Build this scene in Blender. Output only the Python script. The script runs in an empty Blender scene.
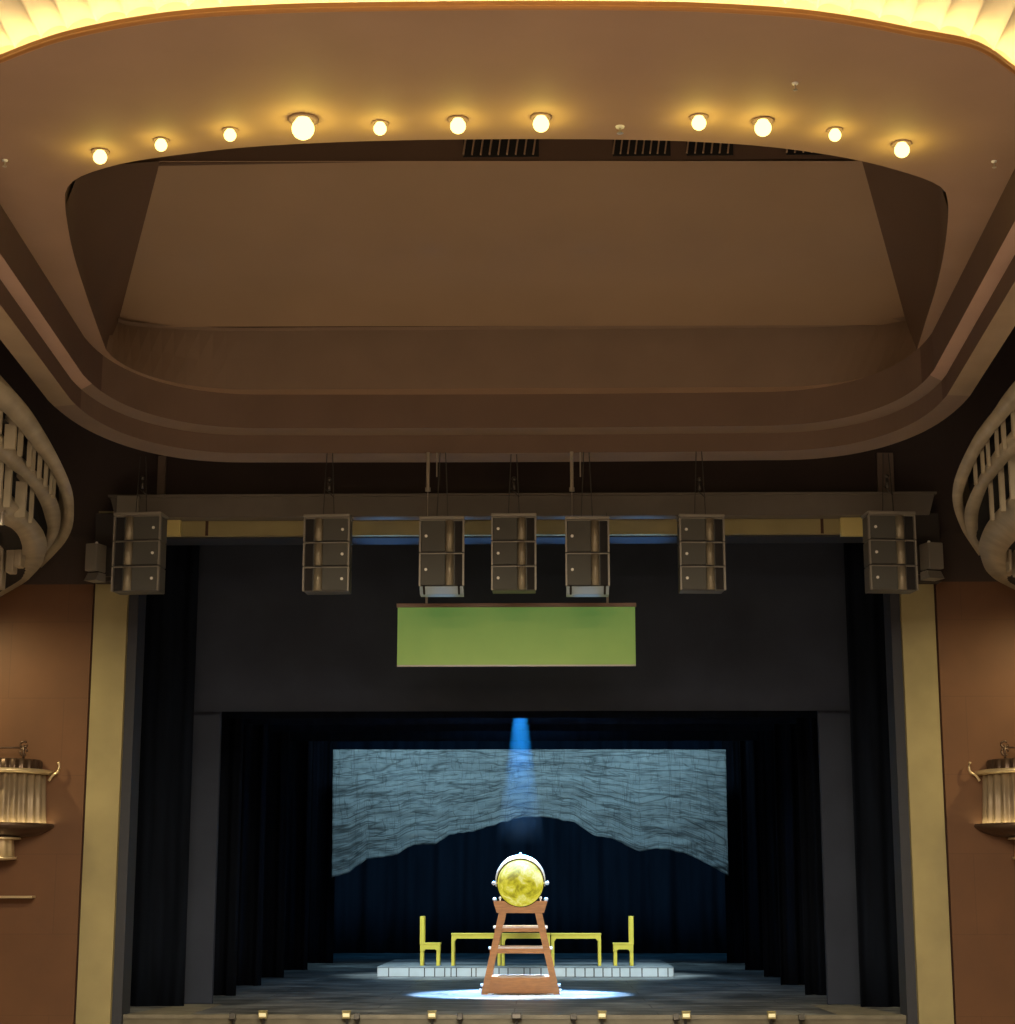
import bpy, bmesh, math, random
from mathutils import Vector, Matrix, noise
random.seed(7)
S = bpy.context.scene
COL = S.collection
PI = math.pi
rad = math.radians

# ------------------------------------------------------------------ camera
F = 1861.0
CAM = Vector((0.5, 0.0, 1.9))
PITCH = math.atan(385 / F)
YAW = math.atan(35 / F)
cd = bpy.data.cameras.new('camera'); cam = bpy.data.objects.new('camera', cd); COL.objects.link(cam)
cam.location = CAM; cam.rotation_euler = (PI / 2 + PITCH, 0, YAW)
cd.sensor_fit = 'HORIZONTAL'; cd.sensor_width = 36; cd.lens = F / 1015 * 36
cd.clip_end = 300
S.camera = cam
ROT = cam.rotation_euler.to_matrix()

def ray(px, py):
    return ROT @ Vector(((px - 507.5) / F, -(py - 512) / F, -1))
def aY(px, py, Y):
    d = ray(px, py); return CAM + d * (Y / d.y)
def aZ(px, py, Z):
    d = ray(px, py); return CAM + d * ((Z - CAM.z) / d.z)

# ------------------------------------------------------------------ materials
def mat(name, col, rough=0.6, metal=0.0, var=0.0, scale=3.0, bump=0.0, bscale=30.0, emit=None, estr=0.0, spec=0.5, stretch=(1, 1, 1)):
    m = bpy.data.materials.new(name); m.use_nodes = True
    nt = m.node_tree; b = nt.nodes['Principled BSDF']
    b.inputs['Base Color'].default_value = (*col, 1)
    b.inputs['Roughness'].default_value = rough
    b.inputs['Metallic'].default_value = metal
    b.inputs['Specular IOR Level'].default_value = spec
    tc = nt.nodes.new('ShaderNodeTexCoord'); mp = nt.nodes.new('ShaderNodeMapping')
    mp.inputs['Scale'].default_value = stretch
    nt.links.new(tc.outputs['Object'], mp.inputs['Vector'])
    if var > 0:
        n = nt.nodes.new('ShaderNodeTexNoise'); n.inputs['Scale'].default_value = scale; n.inputs['Detail'].default_value = 6
        r = nt.nodes.new('ShaderNodeValToRGB')
        r.color_ramp.elements[0].position = 0.3; r.color_ramp.elements[1].position = 0.7
        r.color_ramp.elements[0].color = (*[c * (1 - var) for c in col], 1)
        r.color_ramp.elements[1].color = (*[min(1, c * (1 + var)) for c in col], 1)
        nt.links.new(mp.outputs[0], n.inputs['Vector'])
        nt.links.new(n.outputs['Fac'], r.inputs['Fac']); nt.links.new(r.outputs['Color'], b.inputs['Base Color'])
    if bump > 0:
        n2 = nt.nodes.new('ShaderNodeTexNoise'); n2.inputs['Scale'].default_value = bscale; n2.inputs['Detail'].default_value = 4
        bp = nt.nodes.new('ShaderNodeBump'); bp.inputs['Strength'].default_value = bump; bp.inputs['Distance'].default_value = 0.02
        nt.links.new(mp.outputs[0], n2.inputs['Vector'])
        nt.links.new(n2.outputs['Fac'], bp.inputs['Height']); nt.links.new(bp.outputs[0], b.inputs['Normal'])
    if emit:
        b.inputs['Emission Color'].default_value = (*emit, 1); b.inputs['Emission Strength'].default_value = estr
    return m

M = {}
M['ceil_side'] = mat('side soffit plaster with bounce tint', (.50, .34, .26), .75, var=.06, scale=1.2)  # extra bounce light on the side soffits put into a brighter base colour
M['ceil_front'] = mat('front cove plaster in dimmer light', (.265, .19, .145), .75, var=.06, scale=1.5)  # weaker light on the front bands put in as a darker base colour
M['riser'] = mat('shaded step riser plaster', (.115, .07, .056), .8, var=.06, scale=1.2)  # risers catch less light from below; that shade is in the colour
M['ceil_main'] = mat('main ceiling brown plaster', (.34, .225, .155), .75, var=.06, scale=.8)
M['riser_front'] = mat('shaded front riser plaster', (.185, .125, .098), .8, var=.06, scale=1.2)  # same riser shade painted in, for the front bands
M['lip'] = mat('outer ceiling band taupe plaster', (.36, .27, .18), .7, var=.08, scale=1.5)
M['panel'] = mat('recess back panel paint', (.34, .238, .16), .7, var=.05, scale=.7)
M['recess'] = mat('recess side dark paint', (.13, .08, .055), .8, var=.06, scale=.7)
M['black'] = mat('matt black paint', (.012, .011, .012), .8)
M['upper'] = mat('shaded upper wall brown', (.045, .03, .025), .8, var=.15, scale=1.0)  # lack of light on the upper wall put in as a darker brown
M['gold'] = mat('gilded cove plaster', (.93, .84, .60), .55, var=.05, scale=2)
M['goldrim'] = mat('gilt rim moulding', (.42, .20, .06), .5)
M['olive'] = mat('proscenium olive paint', (.30, .26, .125), .6, var=.14, scale=1.3, bump=.1, bscale=8)
M['cream'] = mat('yellow lit fascia tint', (.62, .53, .22), .6)  # yellow light on the fascia ends put into the colour
M['strippaint'] = mat('brown pilaster strip', (.17, .13, .10), .7)
M['groove'] = mat('dark wall joint', (.05, .02, .012), .8)
M['reveal'] = mat('proscenium reveal blue black', (.028, .033, .046), .6)
M['cornice'] = mat('grey painted cornice', (.14, .125, .11), .55, var=.1, scale=1.5)
M['portal'] = mat('charcoal portal fabric', (.044, .054, .082), .95, spec=.15, var=.12, scale=1.0, bump=.1, bscale=20)
M['velvet'] = mat('black velvet', (.005, .0075, .014), .95, spec=.1, var=.3, scale=6, stretch=(1, 1, .1))
M['backcloth'] = mat('black backcloth', (.016, .022, .032), .95, spec=.1, var=.25, scale=3, stretch=(1, 1, .15))
M['spk'] = mat('charcoal speaker cabinet', (.10, .10, .092), .5, var=.06, scale=8)
M['spkdark'] = mat('dark brown block', (.03, .024, .022), .7)
M['grille'] = mat('speaker grille mesh', (.075, .077, .07), .55, bump=.3, bscale=200)
M['horn'] = mat('satin waveguide', (.30, .27, .20), .35, metal=.3)
M['edge'] = mat('cabinet edge trim', (.26, .245, .215), .45, metal=.2)
M['badge'] = mat('white badge', (.85, .85, .8), .4)
M['under'] = mat('blue light tinted underside', (.34, .44, .53), .5)  # blue stage light on the speaker undersides painted into the colour
M['steel'] = mat('steel rigging', (.55, .52, .46), .35, metal=.7)
M['darksteel'] = mat('dark steel', (.07, .065, .06), .4, metal=.5)
M['stone'] = mat('grey olive balcony plaster', (.36, .315, .235), .5, var=.2, scale=2.5, bump=.1, bscale=6)
M['fin'] = mat('balcony fin', (.38, .33, .24), .5, var=.08)
M['pleat'] = mat('pleated bronze shade', (.27, .21, .14), .45, metal=.3, var=.1, scale=6)
M['bronze'] = mat('bright brass trim', (.70, .58, .36), .3, metal=.6)
M['bronzedark'] = mat('dark bronze', (.10, .065, .045), .35, metal=.6)
M['plinth'] = mat('white plinth facing', (.55, .60, .62), .6, var=.06, scale=4)
M['plinthtop'] = mat('grey plinth top', (.20, .235, .25), .6, var=.2, scale=3)
M['yellow'] = mat('lime yellow lacquer', (.66, .53, .06), .5, var=.06, scale=4)
M['wood'] = mat('reddish brown stained wood', (.38, .15, .036), .45, var=.2, scale=5, stretch=(1, 1, 6), bump=.08)
M['woodlit'] = mat('pale lit tread', (.62, .5, .42), .5, var=.1, scale=5)  # white top light on the treads put into a pale wood colour
M['silver'] = mat('silver ring', (.8, .8, .82), .3, metal=.6)
M['lampbody'] = mat('footlight body', (.05, .05, .05), .5)
M['lampbrass'] = mat('footlight lit shade', (.45, .40, .2), .4, metal=.2)
M['carpet'] = mat('auditorium carpet', (.36, .31, .26), .9, var=.15, scale=1)
M['hall'] = mat('auditorium wall brown', (.26, .20, .15), .8)

def wall_material():
    m = mat('brown panelled wall', (.34, .165, .075), .55)
    nt = m.node_tree; b = nt.nodes['Principled BSDF']
    tc = nt.nodes.new('ShaderNodeTexCoord'); sp = nt.nodes.new('ShaderNodeSeparateXYZ'); cb = nt.nodes.new('ShaderNodeCombineXYZ')
    nt.links.new(tc.outputs['Object'], sp.inputs[0])
    nt.links.new(sp.outputs['X'], cb.inputs['X']); nt.links.new(sp.outputs['Z'], cb.inputs['Y'])
    br = nt.nodes.new('ShaderNodeTexBrick')
    br.inputs['Color1'].default_value = (.125, .055, .020, 1); br.inputs['Color2'].default_value = (.119, .052, .0185, 1)
    br.inputs['Mortar'].default_value = (.105, .045, .016, 1); br.inputs['Scale'].default_value = 1
    br.inputs['Mortar Size'].default_value = .008; br.inputs['Brick Width'].default_value = 1.9; br.inputs['Row Height'].default_value = 1.3
    nt.links.new(cb.outputs[0], br.inputs['Vector'])
    n = nt.nodes.new('ShaderNodeTexNoise'); n.inputs['Scale'].default_value = 1.4; n.inputs['Detail'].default_value = 8
    nt.links.new(tc.outputs['Object'], n.inputs['Vector'])
    mx = nt.nodes.new('ShaderNodeMixRGB'); mx.blend_type = 'OVERLAY'; mx.inputs['Fac'].default_value = .35
    nt.links.new(br.outputs['Color'], mx.inputs['Color1']); nt.links.new(n.outputs['Color'], mx.inputs['Color2'])
    hs = nt.nodes.new('ShaderNodeRGBToBW'); nt.links.new(n.outputs['Color'], hs.inputs[0]); nt.links.new(hs.outputs[0], mx.inputs['Color2'])
    nt.links.new(mx.outputs[0], b.inputs['Base Color'])
    return m
M['wall'] = wall_material()

def stage_material():
    m = mat('dark stage floorboards', (.1, .1, .1), .42)
    nt = m.node_tree; b = nt.nodes['Principled BSDF']
    tc = nt.nodes.new('ShaderNodeTexCoord')
    mp = nt.nodes.new('ShaderNodeMapping'); mp.inputs['Scale'].default_value = (.6, .32, 1); mp.inputs['Rotation'].default_value = (0, 0, .25)
    nt.links.new(tc.outputs['Object'], mp.inputs[0])
    n = nt.nodes.new('ShaderNodeTexNoise'); n.inputs['Scale'].default_value = 1.6; n.inputs['Detail'].default_value = 10; n.inputs['Roughness'].default_value = .65
    nt.links.new(mp.outputs[0], n.inputs['Vector'])
    r = nt.nodes.new('ShaderNodeValToRGB')
    r.color_ramp.elements[0].position = .36; r.color_ramp.elements[0].color = (.125, .135, .14, 1)
    r.color_ramp.elements[1].position = .66; r.color_ramp.elements[1].color = (.37, .385, .39, 1)
    e = r.color_ramp.elements.new(.74); e.color = (.55, .55, .53, 1)
    nt.links.new(n.outputs['Fac'], r.inputs[0])
    mp2 = nt.nodes.new('ShaderNodeMapping'); mp2.inputs['Scale'].default_value = (.3, 1.6, 1); mp2.inputs['Rotation'].default_value = (0, 0, -.1)
    nt.links.new(tc.outputs['Object'], mp2.inputs[0])
    n2 = nt.nodes.new('ShaderNodeTexNoise'); n2.inputs['Scale'].default_value = 2.2; n2.inputs['Detail'].default_value = 6
    nt.links.new(mp2.outputs[0], n2.inputs['Vector'])
    r2 = nt.nodes.new('ShaderNodeValToRGB'); r2.color_ramp.elements[0].position = .4; r2.color_ramp.elements[1].position = .75
    r2.color_ramp.elements[0].color = (.36, .36, .36, 1); r2.color_ramp.elements[1].color = (2.0, 2.0, 1.95, 1)
    nt.links.new(n2.outputs['Fac'], r2.inputs[0])
    mx = nt.nodes.new('ShaderNodeMixRGB'); mx.blend_type = 'MULTIPLY'; mx.inputs['Fac'].default_value = 1
    nt.links.new(r.outputs[0], mx.inputs['Color1']); nt.links.new(r2.outputs[0], mx.inputs['Color2'])
    # planks
    br = nt.nodes.new('ShaderNodeTexBrick'); br.inputs['Scale'].default_value = 1
    br.inputs['Brick Width'].default_value = 4.8; br.inputs['Row Height'].default_value = 1.2; br.inputs['Mortar Size'].default_value = .012
    br.inputs['Color1'].default_value = (1, 1, 1, 1); br.inputs['Color2'].default_value = (.82, .82, .82, 1); br.inputs['Mortar'].default_value = (.35, .35, .35, 1)
    nt.links.new(tc.outputs['Object'], br.inputs['Vector'])
    m3 = nt.nodes.new('ShaderNodeMixRGB'); m3.blend_type = 'MULTIPLY'; m3.inputs['Fac'].default_value = 1
    nt.links.new(mx.outputs[0], m3.inputs['Color1']); nt.links.new(br.outputs['Color'], m3.inputs['Color2'])
    nt.links.new(m3.outputs[0], b.inputs['Base Color'])
    b.inputs['Specular IOR Level'].default_value = .3
    return m
M['stage'] = stage_material()
M['apron'] = mat('pale worn apron boards', (.17, .16, .12), .5, var=.25, scale=3, stretch=(1, 4, 1))
M['apronside'] = mat('pale worn side boards', (.30, .275, .20), .5, var=.3, scale=2.5, stretch=(1, 3, 1))
M['stagefront'] = mat('stage front olive board', (.13, .12, .08), .6, var=.2, scale=2.5)

def cloth_material():
    m = mat('crumpled grey blue cloth', (.3, .35, .37), .85)
    nt = m.node_tree; b = nt.nodes['Principled BSDF']
    tc = nt.nodes.new('ShaderNodeTexCoord')
    def lines(scl, thr, s, dark, dist=.6):
        mp = nt.nodes.new('ShaderNodeMapping'); mp.inputs['Scale'].default_value = scl
        nt.links.new(tc.outputs['UV'], mp.inputs[0])
        n = nt.nodes.new('ShaderNodeTexNoise'); n.inputs['Scale'].default_value = s; n.inputs['Detail'].default_value = 3; n.inputs['Distortion'].default_value = dist
        nt.links.new(mp.outputs[0], n.inputs['Vector'])
        a = nt.nodes.new('ShaderNodeMath'); a.operation = 'SUBTRACT'; a.inputs[1].default_value = .5; nt.links.new(n.outputs['Fac'], a.inputs[0])
        c = nt.nodes.new('ShaderNodeMath'); c.operation = 'ABSOLUTE'; nt.links.new(a.outputs[0], c.inputs[0])
        r = nt.nodes.new('ShaderNodeValToRGB'); r.color_ramp.elements[0].position = 0; r.color_ramp.elements[1].position = thr
        r.color_ramp.elements[0].color = (dark, dark, dark, 1); r.color_ramp.elements[1].color = (1, 1, 1, 1)
        nt.links.new(c.outputs[0], r.inputs[0]); return r.outputs[0]
    x = None
    for o in (lines((.9, 5.5, 1), .02, 1.0, .3, .35), lines((1.8, 13, 1), .035, 1.0, .5, .3), lines((15, 1.1, 1), .016, 1.0, .6, .2), lines((1.1, 8, 1.7), .022, 1.2, .42, .5)):
        if x is None: x = o; continue
        k = nt.nodes.new('ShaderNodeMixRGB'); k.blend_type = 'MULTIPLY'; k.inputs['Fac'].default_value = 1
        nt.links.new(x, k.inputs['Color1']); nt.links.new(o, k.inputs['Color2']); x = k.outputs[0]
    mp = nt.nodes.new('ShaderNodeMapping'); mp.inputs['Scale'].default_value = (9, 9, 1); nt.links.new(tc.outputs['UV'], mp.inputs[0])
    n = nt.nodes.new('ShaderNodeTexNoise'); n.inputs['Scale'].default_value = 1.6; n.inputs['Detail'].default_value = 10; n.inputs['Roughness'].default_value = .7
    nt.links.new(mp.outputs[0], n.inputs['Vector'])
    r = nt.nodes.new('ShaderNodeValToRGB'); r.color_ramp.elements[0].position = .28; r.color_ramp.elements[1].position = .75
    r.color_ramp.elements[0].color = (.19, .235, .25, 1); r.color_ramp.elements[1].color = (.37, .42, .425, 1)
    nt.links.new(n.outputs['Fac'], r.inputs[0])
    k = nt.nodes.new('ShaderNodeMixRGB'); k.blend_type = 'MULTIPLY'; k.inputs['Fac'].default_value = .85
    nt.links.new(r.outputs[0], k.inputs['Color1']); nt.links.new(x, k.inputs['Color2'])
    nt.links.new(k.outputs[0], b.inputs['Base Color'])
    bp = nt.nodes.new('ShaderNodeBump'); bp.inputs['Strength'].default_value = .5; bp.inputs['Distance'].default_value = .04
    nt.links.new(x, bp.inputs['Height']); nt.links.new(bp.outputs[0], b.inputs['Normal'])
    return m
M['cloth'] = cloth_material()

def moon_material():
    m = mat('mottled yellow lit globe', (.6, .55, .05), .75, spec=.2)
    nt = m.node_tree; b = nt.nodes['Principled BSDF']
    tc = nt.nodes.new('ShaderNodeTexCoord')
    n = nt.nodes.new('ShaderNodeTexNoise'); n.inputs['Scale'].default_value = 4.0; n.inputs['Detail'].default_value = 7; n.inputs['Roughness'].default_value = .62; n.inputs['Distortion'].default_value = .5
    nt.links.new(tc.outputs['Object'], n.inputs['Vector'])
    r = nt.nodes.new('ShaderNodeValToRGB')
    r.color_ramp.elements[0].position = .36; r.color_ramp.elements[0].color = (.30, .26, .01, 1)
    r.color_ramp.elements[1].position = .66; r.color_ramp.elements[1].color = (.85, .83, .35, 1)
    e = r.color_ramp.elements.new(.5); e.color = (.66, .59, .03, 1)
    nt.links.new(n.outputs['Fac'], r.inputs[0])
    dm = nt.nodes.new('ShaderNodeMixRGB'); dm.blend_type = 'MULTIPLY'; dm.inputs['Fac'].default_value = 1; dm.inputs['Color2'].default_value = (.07, .07, .07, 1)
    nt.links.new(r.outputs[0], dm.inputs['Color1'])
    nt.links.new(dm.outputs[0], b.inputs['Base Color']); nt.links.new(r.outputs[0], b.inputs['Emission Color'])
    b.inputs['Emission Strength'].default_value = .92
    return m
M['moon'] = moon_material()

def lens_material():
    m = bpy.data.materials.new('glowing downlight lens'); m.use_nodes = True
    nt = m.node_tree; nt.nodes.clear()
    o = nt.nodes.new('ShaderNodeOutputMaterial'); e = nt.nodes.new('ShaderNodeEmission')
    e.inputs['Color'].default_value = (1, .80, .26, 1); e.inputs['Strength'].default_value = 3.2
    nt.links.new(e.outputs[0], o.inputs[0])
    return m
M['lens'] = lens_material()
M['strip'] = mat('warm light strip', (1, .8, .4), .5, emit=(1, .86, .50), estr=8.0)
M['ledtray'] = mat('sconce light ring', (1, .8, .4), .5, emit=(1, .78, .38), estr=14.0)
M['screen'] = mat('green lit surtitle screen', (.215, .21, .045), .7, var=.06, scale=2, emit=(.10, .36, .09), estr=.36)
M['screenbar'] = mat('brown screen batten', (.20, .13, .10), .6)
M['footglass'] = mat('lit footlight window', (.9, .85, .55), .3, emit=(1, .9, .5), estr=.35)

# ------------------------------------------------------------------ mesh helpers
def obj(name, bm, m, parent=None, smooth=False, loc=None):
    me = bpy.data.meshes.new(name)
    bmesh.ops.recalc_face_normals(bm, faces=bm.faces)
    bm.to_mesh(me); bm.free()
    for k in (m if isinstance(m, (list, tuple)) else [m]): me.materials.append(k)
    if smooth:
        for p in me.polygons: p.use_smooth = True
    o = bpy.data.objects.new(name, me); COL.objects.link(o)
    if parent: o.parent = parent
    if loc is not None: o.location = loc
    return o
def tag(o, label, cat, group=None, kind=None):
    o['label'] = label; o['category'] = cat
    if group: o['group'] = group
    if kind: o['kind'] = kind
    return o
def thing(name, label, cat, loc=(0, 0, 0), rotz=0, group=None):
    o = bpy.data.objects.new(name, None); COL.objects.link(o)
    o.location = loc; o.rotation_euler = (0, 0, rotz); o.empty_display_size = .1
    return tag(o, label, cat, group)
def struct(name, bm, m, smooth=False):
    o = obj(name, bm, m, None, smooth); o['kind'] = 'structure'; o['label'] = name.replace('_', ' '); o['category'] = 'structure'
    return o
def N(): return bmesh.new()
def box(bm, c, s, rot=None, mi=0, bevel=0):
    r = bmesh.ops.create_cube(bm, size=1)
    vs = r['verts']
    for v in vs:
        v.co = Vector((v.co.x * s[0], v.co.y * s[1], v.co.z * s[2]))
    fs = set(f for v in vs for f in v.link_faces)
    if bevel:
        es = set(e for f in fs for e in f.edges)
        g = bmesh.ops.bevel(bm, geom=list(es), offset=bevel, segments=2, affect='EDGES', profile=.5)
        vs = list(set(v for f in g['faces'] for v in f.verts) | set(v for v in vs if v.is_valid))
        fs = set(f for v in vs for f in v.link_faces)
    mt = Matrix.Translation(c) @ (rot.to_4x4() if rot else Matrix.Identity(4))
    for v in vs: v.co = mt @ v.co
    for f in fs: f.material_index = mi
    return vs
def bx(bm, x0, x1, y0, y1, z0, z1, mi=0, bevel=0):
    return box(bm, ((x0 + x1) / 2, (y0 + y1) / 2, (z0 + z1) / 2), (x1 - x0, y1 - y0, z1 - z0), None, mi, bevel)
def rod(bm, a, b, r, n=10, r2=None, mi=0):
    a = Vector(a); b = Vector(b); d = b - a
    q = d.to_track_quat('Z', 'Y').to_matrix().to_4x4()
    g = bmesh.ops.create_cone(bm, cap_ends=True, segments=n, radius1=r, radius2=r if r2 is None else r2, depth=d.length,
                              matrix=Matrix.Translation((a + b) / 2) @ q)
    for v in g['verts']:
        for f in v.link_faces: f.material_index = mi
def ball(bm, c, r, n=12):
    bmesh.ops.create_uvsphere(bm, u_segments=n, v_segments=max(6, n // 2), radius=r, matrix=Matrix.Translation(c))
def lathe(bm, prof, n=32, c=(0, 0, 0), a0=0, a1=2 * PI, ripple=0, lobes=0):
    full = abs(a1 - a0 - 2 * PI) < 1e-6
    k = n if full else n + 1
    rows = []
    for (r, z) in prof:
        row = []
        for i in range(k):
            t = a0 + (a1 - a0) * i / n
            rr = r + (ripple * (.5 + .5 * math.cos(lobes * t)) if r > .05 and ripple else 0)
            row.append(bm.verts.new((c[0] + rr * math.cos(t), c[1] + rr * math.sin(t), c[2] + z)))
        rows.append(row)
    for j in range(len(rows) - 1):
        for i in range(n):
            i2 = (i + 1) % k
            try: bm.faces.new((rows[j][i], rows[j][i2], rows[j + 1][i2], rows[j + 1][i]))
            except ValueError: pass
    return rows
def loft(bm, curves, mi=0, closed=False):
    """quads between successive polylines (equal counts)"""
    rows = [[bm.verts.new(p) for p in c] for c in curves]
    for a, b in zip(rows[:-1], rows[1:]):
        n = len(a)
        for i in range(n if closed else n - 1):
            f = bm.faces.new((a[i], a[(i + 1) % n], b[(i + 1) % n], b[i]))
            f.material_index = mi(i / (n - 1)) if callable(mi) else mi
    return rows
def tube(bm, pts, r, n=8, closed=False, sx=1.0):
    pts = [Vector(p) for p in pts]; m = len(pts); rings = []
    for i, p in enumerate(pts):
        a = pts[i - 1] if (i > 0 or closed) else p
        b = pts[(i + 1) % m] if (i < m - 1 or closed) else p
        d = (b - a).normalized()
        up = Vector((0, 0, 1)) if abs(d.z) < .95 else Vector((1, 0, 0))
        u = d.cross(up).normalized(); w = u.cross(d).normalized()
        rr = r[i] if isinstance(r, (list, tuple)) else r
        rings.append([bm.verts.new(p + (u * math.cos(2 * PI * k / n) + w * math.sin(2 * PI * k / n)) * rr) for k in range(n)])
    for i in range(m if closed else m - 1):
        A, B = rings[i], rings[(i + 1) % m]
        for k in range(n): bm.faces.new((A[k], A[(k + 1) % n], B[(k + 1) % n], B[k]))
    if not closed:
        bm.faces.new(rings[0]); bm.faces.new(rings[-1])
def prism(bm, pts, d, axis='y', mi=0):
    """extrude a 2D outline: axis y -> pts are (x,z), d=(y0,y1)"""
    def P(p, t): return (p[0], t, p[1]) if axis == 'y' else ((t, p[0], p[1]) if axis == 'x' else (p[0], p[1], t))
    a = [bm.verts.new(P(p, d[0])) for p in pts]; b = [bm.verts.new(P(p, d[1])) for p in pts]
    n = len(pts)
    fs = [bm.faces.new(a), bm.faces.new(b)]
    for i in range(n): fs.append(bm.faces.new((a[i], a[(i + 1) % n], b[(i + 1) % n], b[i])))
    for f in fs: f.material_index = mi
def resample(pts, n):
    pts = [Vector(p) for p in pts]
    L = [0]
    for a, b in zip(pts[:-1], pts[1:]): L.append(L[-1] + (b - a).length)
    out = []
    for k in range(n):
        t = L[-1] * k / (n - 1); i = 0
        while i < len(pts) - 2 and L[i + 1] < t: i += 1
        u = (t - L[i]) / max(1e-9, L[i + 1] - L[i]); out.append(pts[i].lerp(pts[i + 1], min(1, u)))
    return out
def smoothline(pts, n):
    """Catmull-Rom through points, resampled evenly"""
    P = [Vector(p) for p in pts]; out = []
    Q = [P[0] * 2 - P[1]] + P + [P[-1] * 2 - P[-2]]
    for i in range(1, len(Q) - 2):
        for k in range(12):
            t = k / 12; a, b, c, d = Q[i - 1], Q[i], Q[i + 1], Q[i + 2]
            out.append(.5 * ((2 * b) + (c - a) * t + (2 * a - 5 * b + 4 * c - d) * t * t + (3 * b - a - 3 * c + d) * t ** 3))
    out.append(P[-1]); return resample(out, n)
def filled(loops, z, name):
    """flat polygon with holes at height z -> bmesh"""
    cu = bpy.data.curves.new(name, 'CURVE'); cu.dimensions = '2D'; cu.fill_mode = 'BOTH'
    for lp in loops:
        s = cu.splines.new('POLY'); s.points.add(len(lp) - 1); s.use_cyclic_u = True
        for i, p in enumerate(lp): s.points[i].co = (p[0], p[1], 0, 1)
    o = bpy.data.objects.new(name, cu); COL.objects.link(o)
    dg = bpy.context.evaluated_depsgraph_get(); me = o.evaluated_get(dg).to_mesh()
    bm = N(); bm.from_mesh(me); o.evaluated_get(dg).to_mesh_clear()
    bpy.data.objects.remove(o); bpy.data.curves.remove(cu)
    bmesh.ops.remove_doubles(bm, verts=bm.verts, dist=1e-5)
    for v in bm.verts: v.co.z = z
    return bm

# ------------------------------------------------------------------ ceiling cove
def uplan(a, b, rx, ry, y0, ex=2.3, n=26):
    """U-shaped plan: left side, rounded front corners, right side"""
    def side(y): return -max(a - .055 * (b - ry - y), a - .56)      # the long sides splay gently outward toward the stage
    half = [(side(y0), y0)]
    for k in range(1, 17): half.append((side(y0 + (b - ry - y0) * k / 16), y0 + (b - ry - y0) * k / 16))
    for k in range(1, n + 1):
        t = PI / 2 * k / n
        half.append((-(a - rx) - rx * max(0, math.cos(t)) ** (2 / ex), b - ry + ry * max(0, math.sin(t)) ** (2 / ex)))
    for k in range(1, 7): half.append((-(a - rx) * (1 - k / 6), b + .06 * math.sin(PI / 2 * k / 6)))
    return half + [(-x, y) for x, y in reversed(half[:-1])]
Y0 = 6.0
E0 = uplan(6.70, 30.15, 2.3, 4.0, Y0)
E1 = uplan(6.36, 29.50, 2.2, 3.4, Y0)
E2 = uplan(6.13, 29.02, 2.2, 3.2, Y0)
Z1, Z2, Z3, Z4 = 9.0, 9.30, 9.86, 10.84
def at(c, z): return [(x, y, z) for x, y in c]
def seam(c, yc):   # material by plan position: side (0) or front (1)
    return lambda t: 0 if c[min(len(c) - 1, int(round(t * (len(c) - 1))))][1] < yc else 1
bm = N()
OUT = [(x * 1.012, y + .06 if y > 20 else y, Z1 + .35) for x, y in E0]
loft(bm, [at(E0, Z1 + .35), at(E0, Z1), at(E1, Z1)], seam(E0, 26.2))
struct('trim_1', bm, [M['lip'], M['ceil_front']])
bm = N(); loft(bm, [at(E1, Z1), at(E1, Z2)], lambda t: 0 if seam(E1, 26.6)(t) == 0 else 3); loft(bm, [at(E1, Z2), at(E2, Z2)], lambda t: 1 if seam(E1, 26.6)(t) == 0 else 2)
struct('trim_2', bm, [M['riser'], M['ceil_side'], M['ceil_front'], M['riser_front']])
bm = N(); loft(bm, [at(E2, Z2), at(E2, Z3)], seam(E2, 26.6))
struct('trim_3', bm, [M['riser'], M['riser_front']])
# recess opening outline in the main plane
hole_px = [(106, 350), (95, 320), (84, 288), (73, 252), (66.5, 218), (65, 197), (67, 188), (76, 179), (95, 171), (130, 162), (185, 154), (250, 147), (330, 142.5), (420, 140), (517, 139)]
holeL = smoothline([Vector((aZ(x, y, Z3).x, aZ(x, y, Z3).y, 0)) for x, y in hole_px], 60)
holeR_px = [(917, 350), (926, 320), (936, 288), (944, 252), (948, 218), (947.5, 200), (944, 190), (932, 182), (910, 174), (870, 163), (820, 153.5), (760, 146), (690, 141.5), (610, 139.5), (517, 139)]
holeR = smoothline([Vector((aZ(x, y, Z3).x, aZ(x, y, Z3).y, 0)) for x, y in holeR_px], 60)
pl = holeL[0]; pr = holeR[0]
YF = 28.72
def corner(p, sgn):
    pts = []
    for k in range(1, 15):
        t = PI / 2 * k / 14
        pts.append(Vector((p.x + sgn * -1 * 1.9 * (1 - max(0, math.cos(t)) ** (2 / 2.2)), p.y + (YF - p.y) * max(0, math.sin(t)) ** (2 / 2.2), 0)))
    return pts
frontL = corner(pl, -1); frontR = corner(pr, 1)
front = [pl] + frontL + [Vector((frontL[-1].x * (1 - k / 8) + frontR[-1].x * k / 8, YF, 0)) for k in range(1, 8)] + list(reversed(frontR)) + [pr]
loop_hole = list(reversed(holeL))[:-1] + front + holeR[1:-1]
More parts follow.
